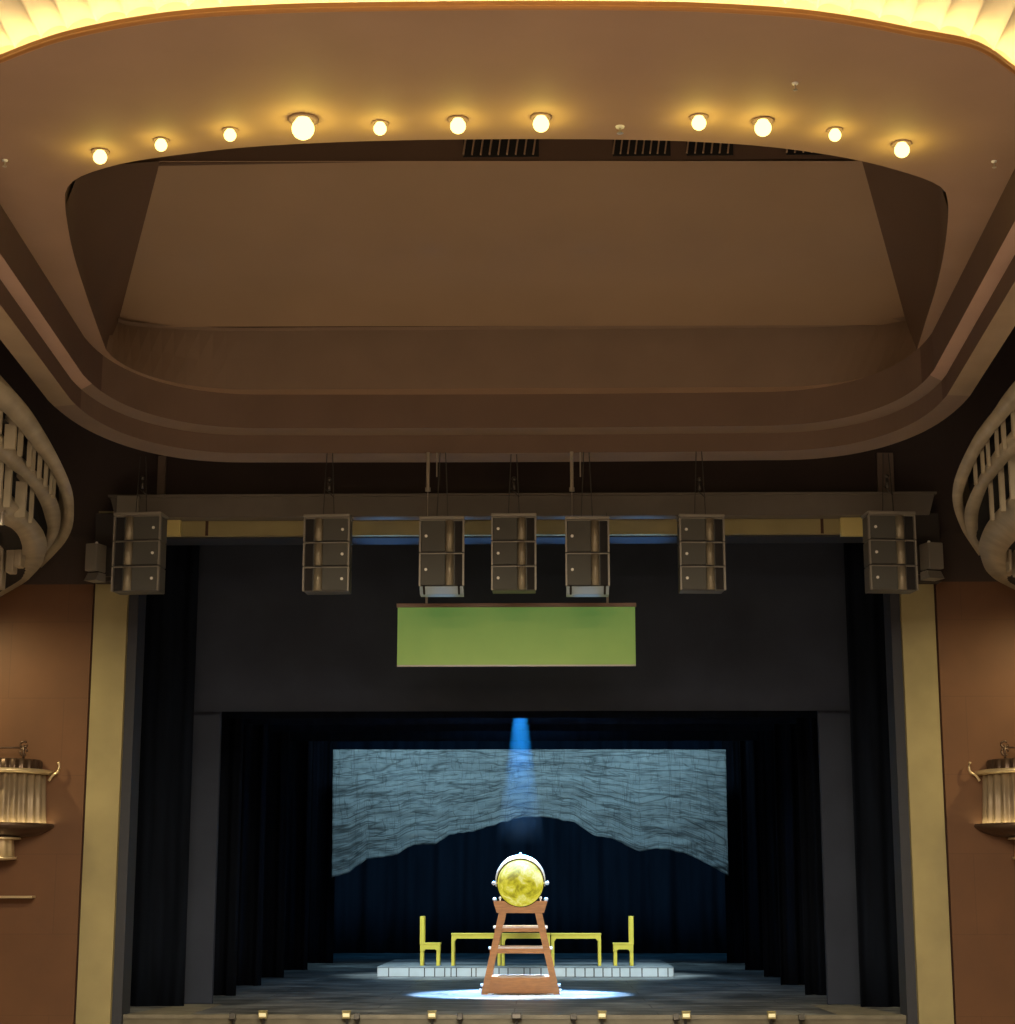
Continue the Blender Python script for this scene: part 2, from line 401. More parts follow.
# golden cove boundary
gold_px = [(0, 61), (51, 42), (102, 29.5), (154, 20.5), (205, 15), (256, 12), (310, 10), (400, 8.6), (517, 7.6), (620, 8), (700, 9.5), (780, 14), (826, 19), (873, 26.5), (919, 35.5), (965, 44), (988, 53), (1008, 67)]
gp = [aZ(x, y, Z3) for x, y in gold_px]
gold = [Vector((p.x, p.y, 0)) for p in gp]
ext = lambda x, y: Vector((aZ(x, y, Z3).x, aZ(x, y, Z3).y, 0))
gold = [ext(-92, 118), ext(-62, 93), ext(-30, 74)] + gold + [ext(1038, 90), ext(1066, 116), ext(1090, 145)]
gold = smoothline(gold, 140)
outer = [Vector((x, y, 0)) for x, y in E2]
lft = [p for p in outer if not (p.x < 0 and p.y < gold[0].y + .25) and not (p.x > 0 and p.y < gold[-1].y + .25)]
poly = lft + list(reversed(gold))
bm = filled([poly, loop_hole], Z3, 'ceiling')
struct('ceiling', bm, M['ceil_main'])
# front riser of the recess and its back panel
bm = N()
ftop = [(p.x * (1 + .05 * min(1, (YF - p.y) / 1.2)), YF - (YF - p.y) * .29, Z4) for p in front]
loft(bm, [[(p.x, p.y, Z3) for p in front], [(p.x * .5 + q[0] * .5, p.y * .5 + q[1] * .5, (Z3 + Z4) / 2) for p, q in zip(front, ftop)], ftop])
loft(bm, [ftop, [(x * .99, y - .12, Z4 + .02) for x, y, z in ftop]])
struct('trim_4', bm, M['ceil_front'])
B0, B1 = aY(117, 327, 28.5), aY(907, 325, 28.5)
T0, T1 = aY(160, 161, 24.4), aY(862, 161, 24.4)
bm = N()
def edgecurve(a, b, bow):
    return [a.lerp(b, k / 16) + Vector((bow * math.sin(PI * k / 16), 0, 0)) for k in range(17)]
LE = edgecurve(B0, T0, .0); RE = edgecurve(B1, T1, .0)
loft(bm, [LE, [a.lerp(b, .05) for a, b in zip(LE, RE)], [a.lerp(b, .95) for a, b in zip(LE, RE)], RE])
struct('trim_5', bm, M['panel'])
bm = N()
hl = resample(holeL[:30], 17); hr = resample(holeR[:30], 17)
for h, e, p0 in ((hl, LE, pl), (hr, RE, pr)):
    loft(bm, [[(p.x, p.y, Z3) for p in h], [Vector((p.x, p.y, Z3)).lerp(q, .4) + Vector(((-.35 if p.x < 0 else .35), 0, .25)) * math.sin(PI * min(1, k_ / 8) / 2) for k_, (p, q) in enumerate(zip(h, e))], e])
# little corner webs between riser and panel
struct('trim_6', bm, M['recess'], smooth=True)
# grille back wall and the recess roof, dark
bm = N()
bx(bm, T0.x - 1.2, T1.x + 1.2, 24.42, 24.55, T0.z - .03, 13.2)
bx(bm, -7, 7, 17.5, 24.5, 13.2, 13.35)
loft(bm, [[(p.x, p.y, Z3) for p in holeL[24:]], [(p.x, p.y - .05, 13.3) for p in holeL[24:]]])
loft(bm, [[(p.x, p.y, Z3) for p in holeR[24:]], [(p.x, p.y - .05, 13.3) for p in holeR[24:]]])
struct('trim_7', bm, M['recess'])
# light blocking roof above everything
bm = N(); bx(bm, -13, 13, -14, 34, 14, 14.3)
struct('ceiling_upper', bm, M['black'])

# slot grilles on the upper recess wall
grille_spans = [((466, 536), 9, 'vent grille left of the centre ceiling light, in the dark slot above the big panel'),
                ((616, 668), 8, 'vent grille below the small round sprinkler, in the dark ceiling slot'),
                ((690, 731), 6, 'vent grille below the fourth and third ceiling lights from the right, in the dark slot'),
                ((790, 832), 6, 'vent grille at the right end of the dark ceiling slot')]
for (x0, x1), ns, lab in grille_spans:
    a = aY((x0 + x1) / 2, 150, 24.3); w = aY(x1, 150, 24.3).x - aY(x0, 150, 24.3).x
    g = thing('vent_grille', lab, 'vent', (a.x, 24.40, T0.z + .02), 0, 'vent grilles in the ceiling slot')
    bm = N(); bx(bm, -w / 2 - .04, w / 2 + .04, -.02, .0, .0, .62); obj('backing', bm, M['black'], g)
    for k in range(ns):
        x = -w / 2 + w * k / (ns - 1)
        bm = N(); box(bm, (x, -.05, .31), (.022, .06, .58), Matrix.Rotation(rad(8), 3, 'Y')); obj('slat', bm, M['panel'], g)

# golden cove: rim bead, wall with scalloped top, fluted barrel vault
bm = N()
tube(bm, [(p.x, p.y, Z3 + .0) for p in gold], .024, 8)
struct('trim_8', bm, M['goldrim'], smooth=True)
bm = N()
loft(bm, [[(p.x, p.y, Z3) for p in gold], [(p.x, p.y, Z3 + .07) for p in gold]])
struct('trim_9', bm, M['goldrim'])
ZS = Z3 + .16
PER = .31
def scallop(x):
    u = (x / PER) % 1.0
    return .085 * math.sqrt(max(0, 1 - (2 * u - 1) ** 2))
gx = resample(gold, 900)
wall_low = [(p.x, p.y + .22, Z3 + .02) for p in gx]
wall_top = [(p.x, p.y + .20, ZS + scallop(p.x) + .02) for p in gx]
bm = N()
loft(bm, [wall_low, wall_top])
lo = [Vector(p) for p in wall_top]
core = lo
rows = [core]
for k in range(1, 10):
    rows.append([Vector((p.x, p.y - 1.0 * k, ZS + .02 + scallop(p.x) * (1 + .05 * k) + .03 * k)) for p in core])
loft(bm, rows)
loft(bm, [[(p.x, p.y, Z3 + .02) for p in gx], wall_low])
struct('ceiling_dome', bm, M['gold'], smooth=True)
bm = N()
tube(bm, [(p.x, p.y + .12, Z3 + .05) for p in gold[12:-12]], .022, 6)
struct('trim_10', bm, M['strip'])

# downlights
DL = [((100, 158), .115, 'leftmost small ceiling downlight beside the left corner of the recess'),
      ((161, 146), .10, 'second ceiling downlight from the left, small and glowing'),
      ((230, 136), .10, 'third ceiling downlight from the left, just left of the largest glare'),
      ((303, 130), .18, 'largest and brightest ceiling downlight, fourth from the left'),
      ((380, 129.5), .105, 'small ceiling downlight just right of the largest one'),
      ((458, 127), .125, 'glowing ceiling downlight left of the centre, second right of the largest one'),
      ((541, 125), .13, 'glowing ceiling downlight nearest the middle of the row'),
      ((699, 124), .115, 'ceiling downlight first to the right of the little sprinkler'),
      ((763, 129), .135, 'bright ceiling downlight, third from the right end'),
      ((835, 136), .10, 'small ceiling downlight, second from the right end'),
      ((902, 151), .125, 'rightmost ceiling downlight beside the right corner of the recess')]
for (px, py), r, lab in DL:
    k = r / .13
    p = aZ(px, py, Z3 - .09 * k)
    d = thing('ceiling_downlight', lab, 'ceiling light', (p.x, p.y, Z3), 0, 'downlights in a row on the ceiling')
    d.scale = (k, k, k)
    bm = N(); lathe(bm, [(.085, .0), (.115, -.002), (.115, -.012), (.095, -.018), (.085, -.01)], 28); obj('trim_ring', bm, M['ceil_main'], d, True)
    bm = N(); lathe(bm, [(.0001, -.165), (.035, -.158), (.062, -.14), (.08, -.112), (.086, -.08), (.08, -.048), (.062, -.02), (.05, 0)], 28); obj('lens', bm, M['lens'], d, True)
    L = bpy.data.lights.new('downlight_beam', 'SPOT'); L.energy = 620 * k * k; L.color = (1, .84, .54)
    L.spot_size = rad(118); L.spot_blend = .55; L.shadow_soft_size = .09
    lo_ = bpy.data.objects.new('downlight_beam', L); COL.objects.link(lo_); lo_.location = (p.x, p.y, Z3 - .19 * k)
    lo_.rotation_euler = (rad(22), 0, 0)
    L = bpy.data.lights.new('bulb_glow', 'POINT'); L.energy = 8 * k * k; L.color = (1, .78, .12); L.shadow_soft_size = .06
    lo_ = bpy.data.objects.new('bulb_glow', L); COL.objects.link(lo_); lo_.location = (p.x, p.y, Z3 - .25 * k)
# sprinklers / detectors
for (px, py), r, lab in [((620, 126.5), .045, 'small white round sprinkler on the ceiling right of the middle downlight'),
                         ((795, 83), .03, 'tiny ceiling sprinkler high above the third downlight from the right'),
                         ((5, 160), .03, 'tiny pale ceiling sprinkler at the left edge of the picture'),
                         ((994, 161), .03, 'tiny ceiling sprinkler at the far right, past the rightmost downlight')]:
    p = aZ(px, py, Z3)
    t = thing('ceiling_sprinkler', lab, 'sprinkler', (p.x, p.y, Z3), 0, 'sprinklers on the ceiling')
    bm = N(); lathe(bm, [(.0001, -.02), (r, -.015), (r * 1.1, 0)], 16); obj('rosette', bm, M['badge'], t, True)
    bm = N(); rod(bm, (0, 0, -.02), (0, 0, -.07), r * .3); rod(bm, (0, 0, -.07), (0, 0, -.078), r * .8); obj('nozzle', bm, M['steel'], t)

# ------------------------------------------------------------------ proscenium wall and frame
YW = 31.3
XI, XO = 6.58, 7.14
ZT0, ZT1 = 7.98, 8.42      # olive top fascia
bm = N(); bx(bm, -14, -XO - .05, YW + .06, YW + .5, -2.5, 7.15); struct('wall_front_left', bm, M['wall'])
bm = N(); bx(bm, XO + .05, 14, YW + .06, YW + .5, -2.5, 7.15); struct('wall_front_right', bm, M['wall'])
bm = N()
bx(bm, -XO - .06, -XO, YW + .10, YW + .5, -2.5, 8.0); bx(bm, XO, XO + .06, YW + .10, YW + .5, -2.5, 8.0)
struct('trim_11', bm, M['groove'])
bm = N()
prism(bm, [(-XO, -2.5), (-XI, -2.5), (-XI, ZT0), (XI, ZT0), (XI, -2.5), (XO, -2.5), (XO, ZT1), (-XO, ZT1)], (YW, YW + .12))
struct('trim_12', bm, M['olive'])
# joints across the top of the frame
bm = N()
for px in (207, 822):
    p = aY(px, 525, YW)
    bx(bm, p.x - .025, p.x + .025, YW - .006, YW, ZT0, ZT1)
struct('trim_13', bm, M['groove'])
bm = N()
t = .6
prism(bm, [(-XI - .01, -2.5), (-XI + .16, -2.5), (-XI + .16, ZT0 - .025), (XI - .16, ZT0 - .025), (XI - .16, -2.5), (XI + .01, -2.5), (XI + .01, ZT0 + .01), (-XI - .01, ZT0 + .01)], (YW + .13, YW + .75))
struct('trim_14', bm, M['reveal'])
bm = N(); bx(bm, -14, 14, YW + .12, YW + .5, 8.0, 14); bx(bm, -14, -XO - .05, YW + .06, YW + .5, 7.15, 8.0); bx(bm, XO + .05, 14, YW + .06, YW + .5, 7.15, 8.0); struct('wall_front', bm, M['upper'])
# projecting cornice beam in front of the lintel
bm = N()
zc0 = aY(517, 516, YW - .35).z; zc1 = aY(517, 496, YW - .35).z
xl, xr = aY(110, 505, YW - .35).x, aY(935, 505, YW - .35).x
prism(bm, [(xl + .1, zc0), (xr - .1, zc0), (xr, zc1), (xl, zc1)], (YW - .35, YW - .02))
bx(bm, xl - .03, xr + .03, YW - .40, YW - .02, zc1, zc1 + .04)
struct('trim_15', bm, M['cornice'])
# pale vertical pilaster strips on the wall above the cornice
for i, (px, w) in enumerate(((161, .13), (886, .28))):
    p = aY(px, 475, YW); bm = N(); bx(bm, p.x - w / 2, p.x + w / 2, YW + .02, YW + .12, zc1 + .04, 9.4)
    struct('trim_%d' % (16 + i), bm, M['strippaint'])
# yellow light on the fascia ends, put in as painted panels
for (xa, xb, ya, yb), lab in (((163, 181, 516, 536), 'small panel painted yellow-lit under the cornice beside the leftmost speaker'), ((841, 868, 516, 536), 'small panel painted yellow-lit under the cornice beside the rightmost speaker')):
    p0, p1 = aY(xa, yb, YW - .1), aY(xb, ya, YW - .1)
    bm = N(); bx(bm, p0.x, p1.x, YW - .12, YW - .01, p0.z, p1.z, 0, .01)
    tag(obj('cornice_lit_panel', bm, M['cream']), lab, 'bracket')
p0, p1 = aY(118, 513, YW - .4), aY(140, 497, YW - .4)
bm = N(); bx(bm, p0.x, p1.x, YW - .52, YW - .42, p0.z - .02, p1.z, 0, .01)
tag(obj('beam_plate', bm, M['edge']), 'grey plate on the dark cornice just above the leftmost speaker', 'plate')

# auditorium shell around and behind the camera
bm = N(); bx(bm, -14, 14, -14, YW + .4, -2.6, -1.4); struct('floor', bm, M['carpet'])
bm = N(); bx(bm, -11.2, -10.6, -14, YW + .1, -1.4, 14); struct('wall_left', bm, M['hall'])
bm = N(); bx(bm, 10.6, 11.2, -14, YW + .1, -1.4, 14); struct('wall_right', bm, M['hall'])
bm = N(); bx(bm, -11, 11, -14.4, -14, -1.4, 14); struct('wall_back', bm, M['hall'])

# ------------------------------------------------------------------ stage
YE = aZ(517, 1015, 0).y
bm = N(); bx(bm, -16, 16, YW + .76, 72, -.3, 0); bx(bm, -XI + .15, XI - .15, YE, YW + .77, -.3, 0)
struct('floor_stage', bm, M['stage'])
bm = N()
bx(bm, -XI + .16, XI - .16, YE - .06, YE - .005, -1.4, -.06)
struct('trim_18', bm, M['stagefront'])
bm = N()
bx(bm, -XI + .16, XI - .16, YE - .08, YE + .02, -.06, .006)
struct('trim_19', bm, M['apron'])
bm = N()
for s in (-1, 1):
    v = [bm.verts.new(p) for p in ((s * 6.40, YE + .02, .006), (s * 5.35, YE + .02, .006), (s * 5.3, 34.6, .006), (s * 6.0, 34.6, .006))]
    bm.faces.new(v)
    r = bmesh.ops.extrude_face_region(bm, geom=[f for f in bm.faces if v[0] in f.verts])
    for g in r['geom']:
        if isinstance(g, bmesh.types.BMVert): g.co.z = .001
struct('floor_apron', bm, M['apronside'])
bm = N()
bx(bm, -16.3, -16, 32, 72, -.3, 14); bx(bm, 16, 16.3, 32, 72, -.3, 14); bx(bm, -16.3, 16.3, 72, 72.3, -.3, 14); bx(bm, -16.3, 16.3, YW + .5, 72.3, 14, 14.3)
struct('wall_stagehouse', bm, M['black'])

def curtain(name, x0, x1, Y, z0, z1, m, folds, amp, seed=0, taper=0.0):
    bm = N(); n = max(24, int(folds * 14)); rows = []
    for j in range(9):
        z = z0 + (z1 - z0) * j / 8; row = []
        for i in range(n + 1):
            u = i / n; x = x0 + (x1 - x0) * u
            ph = noise.noise((u * 3 + seed, seed * 1.7, z * .05)) * 2.2
            row.append(Vector((x, Y + amp * math.sin(folds * 2 * PI * u + ph) + amp * .35 * math.sin(folds * 5.1 * PI * u + seed), z)))
        rows.append(row)
    a = loft(bm, rows)
    b = loft(bm, [[p + Vector((0, .02, 0)) for p in r] for r in rows])
    for j in range(8):
        for i in (0, n):
            bm.faces.new((a[j][i], a[j + 1][i], b[j + 1][i], b[j][i]))
    for i in range(n):
        bm.faces.new((a[0][i], a[0][i + 1], b[0][i + 1], b[0][i])); bm.faces.new((a[8][i], a[8][i + 1], b[8][i + 1], b[8][i]))
    return obj(name, bm, m, None, True)

# charcoal portal: two flats and a header
YP = 34.9
pxl = aZ(212, 1004, 0); YP = pxl.y
XL = aY(215, 900, YP).x; XR = aY(824.5, 900, YP).x
zh = aY(517, 711, YP - .2).z
for x0, x1, lab in ((-9.5, XL, 'charcoal portal flat on the left of the stage opening'), (XR, 9.5, 'charcoal portal flat on the right of the stage opening')):
    bm = N(); bx(bm, x0, x1, YP, YP + .15, 0, zh + .3, 0, .02); tag(obj('portal_flat', bm, M['portal']), lab, 'stage flat', 'portal flats')
tag(curtain('header_curtain', -9.5, 9.5, YP - .2, zh, 8.9, M['portal'], 3, .015, 2), 'wide charcoal header cloth hanging above the stage opening behind the green screen', 'stage curtain')
xa = aY(188, 900, YP - .7).x; xb = aY(856, 900, YP - .7).x
tag(curtain('tormentor_curtain', -9.0, xa, YP - .75, .0, 8.9, M['velvet'], 5, .05, 3), 'black tormentor curtain between left pilaster and left charcoal flat', 'stage curtain', 'tormentor curtains')
tag(curtain('tormentor_curtain', xb, 9.0, YP - .75, .0, 8.9, M['velvet'], 5, .05, 4), 'black tormentor curtain between right pilaster and right charcoal flat', 'stage curtain', 'tormentor curtains')

# wing legs
feetL = [(236, 995.6), (261, 985.6), (284, 977.5), (307.5, 970), (333, 963)]
feetR = [(805, 995), (780.5, 985), (764, 977), (745, 970), (727, 963)]
ordn = ['first', 'second', 'third', 'fourth', 'fifth']
for k in range(5):
    for side, ft in (('left', feetL[k]), ('right', feetR[k])):
        p = aZ(ft[0], ft[1], 0)
        x0, x1 = (p.x - 3.2, p.x) if side == 'left' else (p.x, p.x + 3.2)
        tag(curtain('wing_curtain', x0, x1, p.y, .0, 9.5, M['velvet'], 7, .09, k * 3 + (side == 'right')),
            '%s black wing curtain back from the portal on the %s of the stage' % (ordn[k], side), 'stage curtain', 'black wing curtains')
# borders
for k, (py, Y) in enumerate(((718, 37.2), (724, 41.0), (731, 45.0), (741, 49.5))):
    z = aY(517, py, Y).z
    tag(curtain('border_curtain', -9, 9, Y, z, z + 3.2, M['velvet'], 9, .05, 20 + k),
        '%s black border curtain behind the charcoal header, above the stage' % ordn[k], 'stage curtain', 'black border curtains')
tag(curtain('back_curtain', -14, 14, 66, 0, 13, M['backcloth'], 22, .14, 31), 'black backcloth hanging across the rear of the stage', 'stage curtain')

# torn grey painted cloth
YC = 54.0
low_px = [(331.7, 877.7), (349, 872.5), (357, 866), (366, 859.5), (382, 857), (397, 855), (405, 849), (414, 845), (436, 844), (449, 835), (475, 831), (501, 822.7), (522.4, 817), (544, 817), (574, 822), (584, 829), (594, 835.7), (610, 838), (622, 843), (631, 848), (639.5, 851.7), (648, 850), (657, 848.7), (670, 850), (687, 854), (700, 860), (713, 867), (728.5, 876)]
lowW = [aY(x, y, YC) for x, y in low_px]
topL, topR = aY(333, 749.5, YC), aY(726, 749.5, YC)
nx, nz = 220, 60
bm = N(); grid = []
for i in range(nx + 1):
    u = i / nx
    xl_ = lowW[0].x + (lowW[-1].x - lowW[0].x) * u
    j = 0
    while j < len(lowW) - 2 and lowW[j + 1].x < xl_: j += 1
    tt = min(1, max(0, (xl_ - lowW[j].x) / (lowW[j + 1].x - lowW[j].x)))
    zl = lowW[j].z + (lowW[j + 1].z - lowW[j].z) * tt + .03 * noise.noise((xl_ * 5, 3, 0))
    top = topL.lerp(topR, u); col = []
    for q in range(nz + 1):
        v = q / nz
        p = Vector((xl_ + (top.x - xl_) * v, YC, zl + (top.z - zl) * v))
        w = noise.noise((p.x * .55, 0, p.z * 2.3)) * .06 + (.5 - abs(noise.noise((p.x * .9 + 7, 5, p.z * 3.4)))) * .07 + noise.noise((p.x * 3.1, 9, p.z * 1.1)) * .025
        p.y += w * (1 - .6 * v ** 6)
        col.append(p)
    grid.append(col)
a = loft(bm, grid)
uvl = bm.loops.layers.uv.new('flow')      # flow coordinates: along the cloth, and from ragged hem to top edge
cell = {v: (i / nx * 3, q / nz) for i, c in enumerate(a) for q, v in enumerate(c)}
for f in bm.faces:
    for lp in f.loops: lp[uvl].uv = cell[lp.vert]
b = loft(bm, [[p + Vector((0, .03, 0)) for p in c] for c in grid])
for i in range(nx):
    for q in (0, nz): bm.faces.new((a[i][q], a[i + 1][q], b[i + 1][q], b[i][q]))
for q in range(nz):
    for i in (0, nx): bm.faces.new((a[i][q], a[i][q + 1], b[i][q + 1], b[i][q]))
tag(obj('painted_backdrop', bm, M['cloth'], None, True), 'crumpled grey-blue cloth drop with ragged arched lower edge hung above the stage', 'backdrop')

# ------------------------------------------------------------------ plinth, tables, chairs
pf = aZ(377, 977, 0); pr_ = aZ(673.5, 977, 0); YPL = pf.y
hz = aY(525, 966.8, YPL).z
pb = aZ(525, 959.6, hz).y
x0, x1 = pf.x, pr_.x
pt = thing('plinth', 'long low white-fronted plinth carrying the yellow tables and chairs', 'platform', ((x0 + x1) / 2, YPL, 0))
hw = (x1 - x0) / 2
bm = N(); bx(bm, -hw + .02, hw - .02, .03, pb - YPL, 0, hz - .03); obj('core', bm, M['darksteel'], pt)
bm = N(); bx(bm, -hw, hw, 0, pb - YPL, hz - .03, hz, 0, .006); obj('top', bm, M['plinthtop'], pt)
lines = [388.6, 409, 424.4, 434.7, 444.7, 451, 456.4, 471.5, 476, 493, 499, 508, 524, 530, 541, 551, 566, 575, 585, 594, 603, 612, 620, 630, 642, 658, 668]
xs = [x0] + [aY(l, 972, YPL).x for l in lines] + [x1]
bm = N()
for a_, b_ in zip(xs[:-1], xs[1:]):
    bx(bm, a_ - (x0 + x1) / 2 + .013, b_ - (x0 + x1) / 2 - .013, .0, .035, .012, hz - .032)
obj('front_panels', bm, M['plinth'], pt)
for s in (-1, 1): bm = N(); bx(bm, s * (hw - .01) - .012, s * (hw - .01) + .012, .04, pb - YPL - .01, .012, hz - .032); obj('side_panel', bm, M['plinth'], pt)

YT = YPL + .55
def px_x(px): return aY(px, 950, YT).x
def make_table(xa, xb, lab):
    c = (xa + xb) / 2; w = (xb - xa); top = aY(525, 933.4, YT).z - hz
    t = thing('side_table', lab, 'table', (c, YT, hz), 0, 'row of lime yellow tables')
    d = .62
    bm = N(); bx(bm, -w / 2, w / 2, 0, d, top - .035, top, 0, .006); obj('tabletop', bm, M['yellow'], t)
    ap = .135
    bm = N()
    pts = [(-w / 2 + .01, top - .036), (w / 2 - .01, top - .036), (w / 2 - .01, top - ap - .06), (w / 2 - .09, top - ap - .05), (w / 2 - .13, top - ap + .01), (-w / 2 + .13, top - ap + .01), (-w / 2 + .09, top - ap - .05), (-w / 2 + .01, top - ap - .06)]
    prism(bm, pts, (.012, .035)); prism(bm, pts, (d - .035, d - .012))
    for s in (-1, 1): bx(bm, s * (w / 2 - .022) - .012, s * (w / 2 - .022) + .012, .03, d - .03, top - ap, top - .034)
    obj('apron', bm, M['yellow'], t)
    for sx in (-1, 1):
        for y in (.05, d - .05):
            bm = N(); bx(bm, sx * (w / 2 - .045) - .037, sx * (w / 2 - .045) + .037, y - .037, y + .037, 0, top - .1, 0, .005); obj('leg', bm, M['yellow'], t)
    return t
make_table(px_x(451), px_x(500.8), 'lime yellow table on the plinth, left of the ladder next to the left chair')
make_table(px_x(501.2), px_x(550.6), 'lime yellow table on the plinth seen through the rungs of the ladder')
make_table(px_x(551), px_x(601.5), 'lime yellow table on the plinth, right of the ladder next to the right chair')
def make_chair(xback, s, lab):
    ztop = aY(525, 916.3, YT).z - hz; zs = aY(525, 943, YT).z - hz
    t = thing('chair', lab, 'chair', (xback, YT + .08, hz), 0, 'tall backed yellow chairs')
    d = .46; w = .51
    def X(a, b): return (min(s * a, s * b), max(s * a, s * b))
    def part(name, a, b, y0, y1, z0, z1, m='yellow'):
        u, v = X(a, b); bm = N(); bx(bm, u, v, y0, y1, z0, z1, 0, .006); return obj(name, bm, M[m], t)
    part('seat', 0.0, w, 0, d, zs - .04, zs)
    part('backrest', 0.02, .09, .05, d - .05, zs + .12, ztop - .03)
    for y in (.0, d - .06): part('back_post', 0, .105, y, y + .06, zs, ztop)
    part('top_rail', .0, .1, .06, d - .06, ztop - .06, ztop)
    bm = N()
    pts = [(s * .01, zs - .041), (s * (w - .01), zs - .041), (s * (w - .01), zs - .20), (s * (w - .09), zs - .185), (s * (w - .13), zs - .155), (s * .13, zs - .155), (s * .1, zs - .20), (s * .01, zs - .20)]
    prism(bm, pts, (.01, .035)); obj('apron', bm, M['yellow'], t); bm = N(); prism(bm, pts, (d - .035, d - .01)); obj('apron', bm, M['yellow'], t)
    for a in (.01, w - .1):
        for y in (.02, d - .10):
            part('leg', a, a + .085, y, y + .08, 0, zs - .05)
    return t
make_chair(px_x(419.5), 1, 'tall-backed yellow chair at the left end of the plinth facing right')
make_chair(px_x(634), -1, 'tall-backed yellow chair at the right end of the plinth facing left')

# ------------------------------------------------------------------ ladder tower and globe
pL = aZ(520.5, 994.5, 0); YL = pL.y; XC = pL.x
def lz(py): return aY(520, py, YL).z
def lx(px, py): return aY(px, py, YL).x - XC
ld = thing('stepladder_stand', 'brown wooden stepladder stand carrying the yellow globe in the white light pool', 'ladder', (XC, YL, 0))
zb = lz(976); zt0 = lz(913); zt1 = lz(901)
D = .7
bw = lx(558.5, 994); bw2 = lx(553, 976)
bm = N()
pts = [(-bw, .02), (bw, .02), (bw2, zb - .0), (bw2 * .55, zb - .045), (0, zb - .03), (-bw2 * .55, zb - .045), (-bw2, zb)]
prism(bm, pts, (0, .05)); obj('front_board', bm, M['wood'], ld)
bm = N(); bx(bm, -bw2 + .06, bw2 - .06, .055, D + .04, zb - .16, zb - .005, 0, .02); obj('base_tread', bm, M['woodlit'], ld)
bm = N(); prism(bm, pts, (D + .05, D + .1)); obj('back_board', bm, M['wood'], ld)
zr1 = zt0
for s in (-1, 1):
    b0, b1 = s * (lx(560, 994) - .13), s * lx(560, 994); t0_, t1_ = s * (lx(542, 913) - .14), s * lx(542, 913)
    for y in (-.06, D):
        bm = N(); prism(bm, [(b0, .0), (b1, .0), (t1_, zr1), (t0_, zr1)], (y, y + .1)); obj('rail', bm, M['wood'], ld)
    for py in (927, 948, 985, 990):
        bm = N()
        f = (lz(py)) / zr1; xx = b1 + (t1_ - b1) * f
        rod(bm, (xx - s * .02, -.02, lz(py)), (xx + s * .05, -.02, lz(py)), .03); obj('bolt', bm, M['silver'], ld)
for py0, py1 in ((926.5, 932), (947, 953.5)):
    za, zb_ = lz(py1), lz(py0); f = za / zr1
    w = lx(560, 994) + (lx(542, 913) - lx(560, 994)) * f - .0
    bm = N(); bx(bm, -w, w, -.02, D - .1, za, zb_, 0, .01); r_ = obj('step', bm, M['wood'], ld)
    bm = N(); bx(bm, -w + .12, w - .12, -.03, D - .12, zb_ - .035, zb_ + .02, 0, .02); obj('tread', bm, M['woodlit'], r_)  # strip thickened and coloured pale for the lit tread edge
# cradle with arc cut-outs
GZ = aY(520.5, 883, YL).z; GR = .465
ht, hb = lx(547.5, 901), lx(544, 913)
def cradle_pts():
    pts = [(-hb, zt0), (hb, zt0), (ht, zt1), (ht - .09, zt1)]
    rr = GR + .015
    a0 = math.asin(min(1, max(-1, (GZ - zt1) / rr)))
    for k in range(13):
        a = -a0 + (-(PI - a0) + a0) * k / 12
        x, z = rr * math.cos(a), GZ + rr * math.sin(a)
        pts.append((x, max(z, zt0 + .04)))
    return pts + [(-ht + .09, zt1), (-ht, zt1)]
for y in (-.10, .32):
    bm = N(); prism(bm, cradle_pts(), (y, y + .06)); obj('cradle_board', bm, M['wood'], ld)
for s in (-1, 1):
    bm = N(); prism(bm, [(s * (hb - .06), zt0), (s * hb, zt0), (s * ht, zt1), (s * (ht - .06), zt1)], (-.04, .32)); obj('cradle_end', bm, M['wood'], ld)
    bm = N(); ball(bm, (s * (ht - .03), -.07, zt1 + .03), .045); obj('corner_knob', bm, M['silver'], ld, True)
    bm = N(); ball(bm, (s * (ht - .14), -.06, lz(898) ), .03); rod(bm, (s * (ht - .14), -.06, zt1 - .02), (s * (ht - .14), -.06, lz(898)), .014); obj('peg', bm, M['silver'], ld, True)
gl = thing('globe', 'mottled yellow glowing globe in a silver half ring on the stepladder stand', 'globe', (XC, YL + .14, GZ))
bm = N(); bmesh.ops.create_uvsphere(bm, u_segments=48, v_segments=32, radius=GR); obj('sphere', bm, M['moon'], gl, True)
bm = N()
arc = []
for k in range(41):
    a = rad(-8) + (PI + rad(16)) * k / 40; arc.append(Vector((math.cos(a), 0, math.sin(a))))
ins = [p * (GR + .025) for p in arc]
outs = [p * (GR + .035 + .06 * max(0, p.z)) for p in arc]
q = [ [p + Vector((0, -.1, 0)) for p in ins], [p + Vector((0, -.1, 0)) for p in outs], [p + Vector((0, .1, 0)) for p in outs], [p + Vector((0, .1, 0)) for p in ins], [p + Vector((0, -.1, 0)) for p in ins]]
loft(bm, q); obj('meridian_ring', bm, M['silver'], gl, True)
for s in (-1, 1):
    bm = N(); ball(bm, (s * (GR + .075), 0, 0.0), .042); rod(bm, (s * GR * .98, 0, 0), (s * (GR + .1), 0, 0), .02); obj('pivot_knob', bm, M['silver'], gl, True)
bm = N(); ball(bm, (0, 0, GR + .11), .03); obj('top_finial', bm, M['silver'], gl, True)

